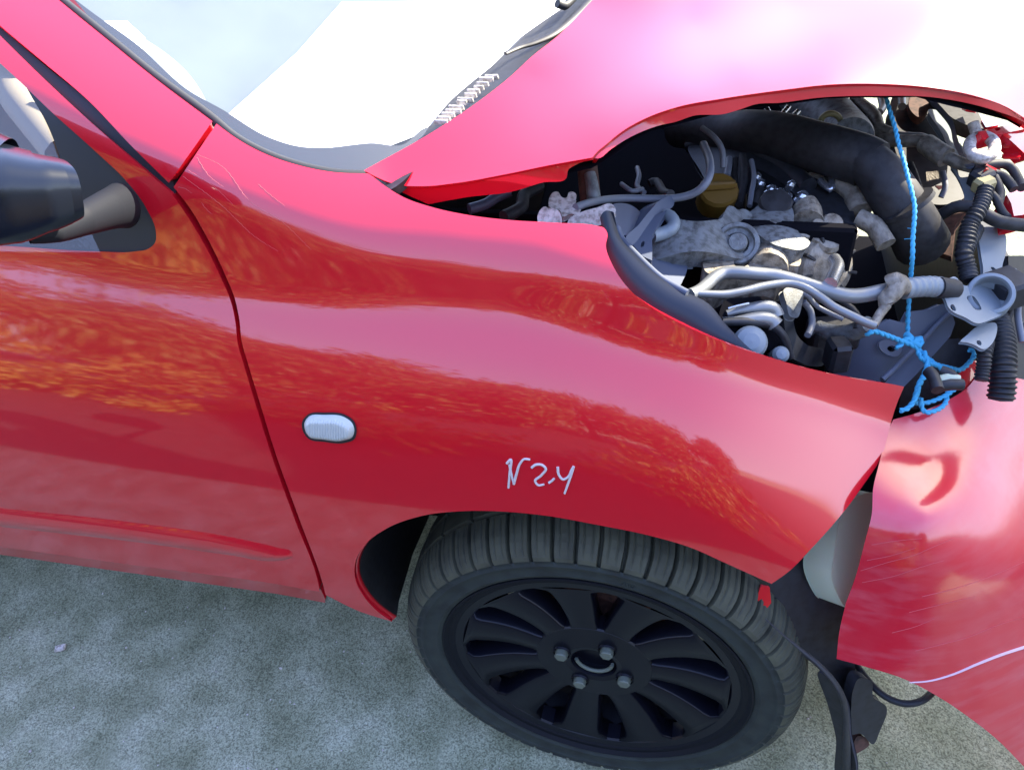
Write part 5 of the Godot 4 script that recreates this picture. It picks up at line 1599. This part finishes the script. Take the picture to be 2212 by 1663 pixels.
		for k in 5:
			var a := rng.randf() * TAU
			tube(sm, [Vector3(0, -0.02, 0), Vector3(cos(a) * 0.12, low[i][2] * 0.5, sin(a) * 0.12), Vector3(cos(a) * 0.26, low[i][2] * 0.9, sin(a) * 0.26)], 0.008, 0.003, 5)
		made("stems", sm, bark, g)
	# an unseen tree, added to shade the bumper and the lamp brackets
	var t := thing("tree", "dark narrow column-shaped tree added out of view ahead to shade the bumper", "tree")
	t.position = Vector3(4.85, 0, -2.84)
	var mk := Maker.new()
	tube(mk, [Vector3(0, -0.1, 0), Vector3(0.02, 2.5, 0.01), Vector3(0, 6.0, 0)], 0.11, 0.03, 10)
	made("trunk", mk, bark, t)
	var lm := ArrayMesh.new()
	var v := PackedVector3Array()
	var nn := PackedVector3Array()
	var cc := PackedColorArray()
	for l in 22000:
		var dir := Vector3(rng.randfn(), rng.randfn(), rng.randfn()).normalized() * pow(rng.randf(), 0.28)
		var p := Vector3(dir.x * 0.68, 3.7 + dir.y * 3.2, dir.z * 0.68)
		var a := Vector3(rng.randfn(), rng.randfn(), rng.randfn()).normalized()
		var b := a.cross(Vector3(rng.randfn(), rng.randfn(), rng.randfn())).normalized()
		for e in [a * 0.10, b * 0.05, -a * 0.10, a * 0.10, -a * 0.10, -b * 0.05]:
			v.append(p + e)
			nn.append(b.cross(a))
			cc.append(Color(0.8, 0.9, 0.7))
	var arr := []
	arr.resize(Mesh.ARRAY_MAX)
	arr[Mesh.ARRAY_VERTEX] = v
	arr[Mesh.ARRAY_NORMAL] = nn
	arr[Mesh.ARRAY_COLOR] = cc
	lm.add_surface_from_arrays(Mesh.PRIMITIVE_TRIANGLES, arr)
	part("crown", lm, leaf, t)
	# pale house behind the row of trees
	var h := thing("house", "pale rendered house with dark windows behind the row of trees", "house")
	h.position = Vector3(-3.5, 0, 9.5)
	mk = Maker.new()
	box(mk, Vector3(0, 1.5, 0), Vector3(9, 3.0, 3))
	made("wall", mk, mat(0.55, 0.48, 0.38, 0.9), h)
	for i in 4:
		mk = Maker.new()
		box(mk, Vector3(-3.3 + i * 2.2, 1.6, -1.51), Vector3(1.0, 1.2, 0.06))
		var wd := made("window", mk, M.plastic, h)
		mk = Maker.new()
		box(mk, Vector3(-3.3 + i * 2.2, 0.95, -1.55), Vector3(1.2, 0.08, 0.16))
		made("sill", mk, M.foam, wd)
	mk = Maker.new()
	box(mk, Vector3(0, 3.35, -0.8), Vector3(9.5, 0.12, 2.2), Basis(Vector3.RIGHT, -0.4))
	made("roof", mk, M.rust, h)
	# loose grit on the concrete
	var gt := Maker.new()
	for i in 420:
		var c := Vector3(rng.randf_range(-1.6, 1.1), 0.0005, rng.randf_range(0.45, 1.25))
		if absf(c.x) < 0.25 and c.z < 0.78:
			continue
		var r := rng.randf_range(0.0006, 0.0022) * (1.0 if rng.randf() < 0.9 else 1.8)
		var tip := gt.vert(c + Vector3(0, r * 1.1, 0), Vector3.UP)
		var ring := []
		for k in 6:
			var a := TAU * k / 6.0
			var rr := r * rng.randf_range(0.7, 1.3)
			ring.append(gt.vert(c + Vector3(cos(a) * rr, 0, sin(a) * rr), Vector3(cos(a), 0.4, sin(a)).normalized()))
		for k in 6:
			gt.tri(tip, ring[k], ring[(k + 1) % 6])
	var grit := made("grit", gt, M.foam, self, "pale grit scattered over the concrete")
	grit.set_meta("kind", "stuff")
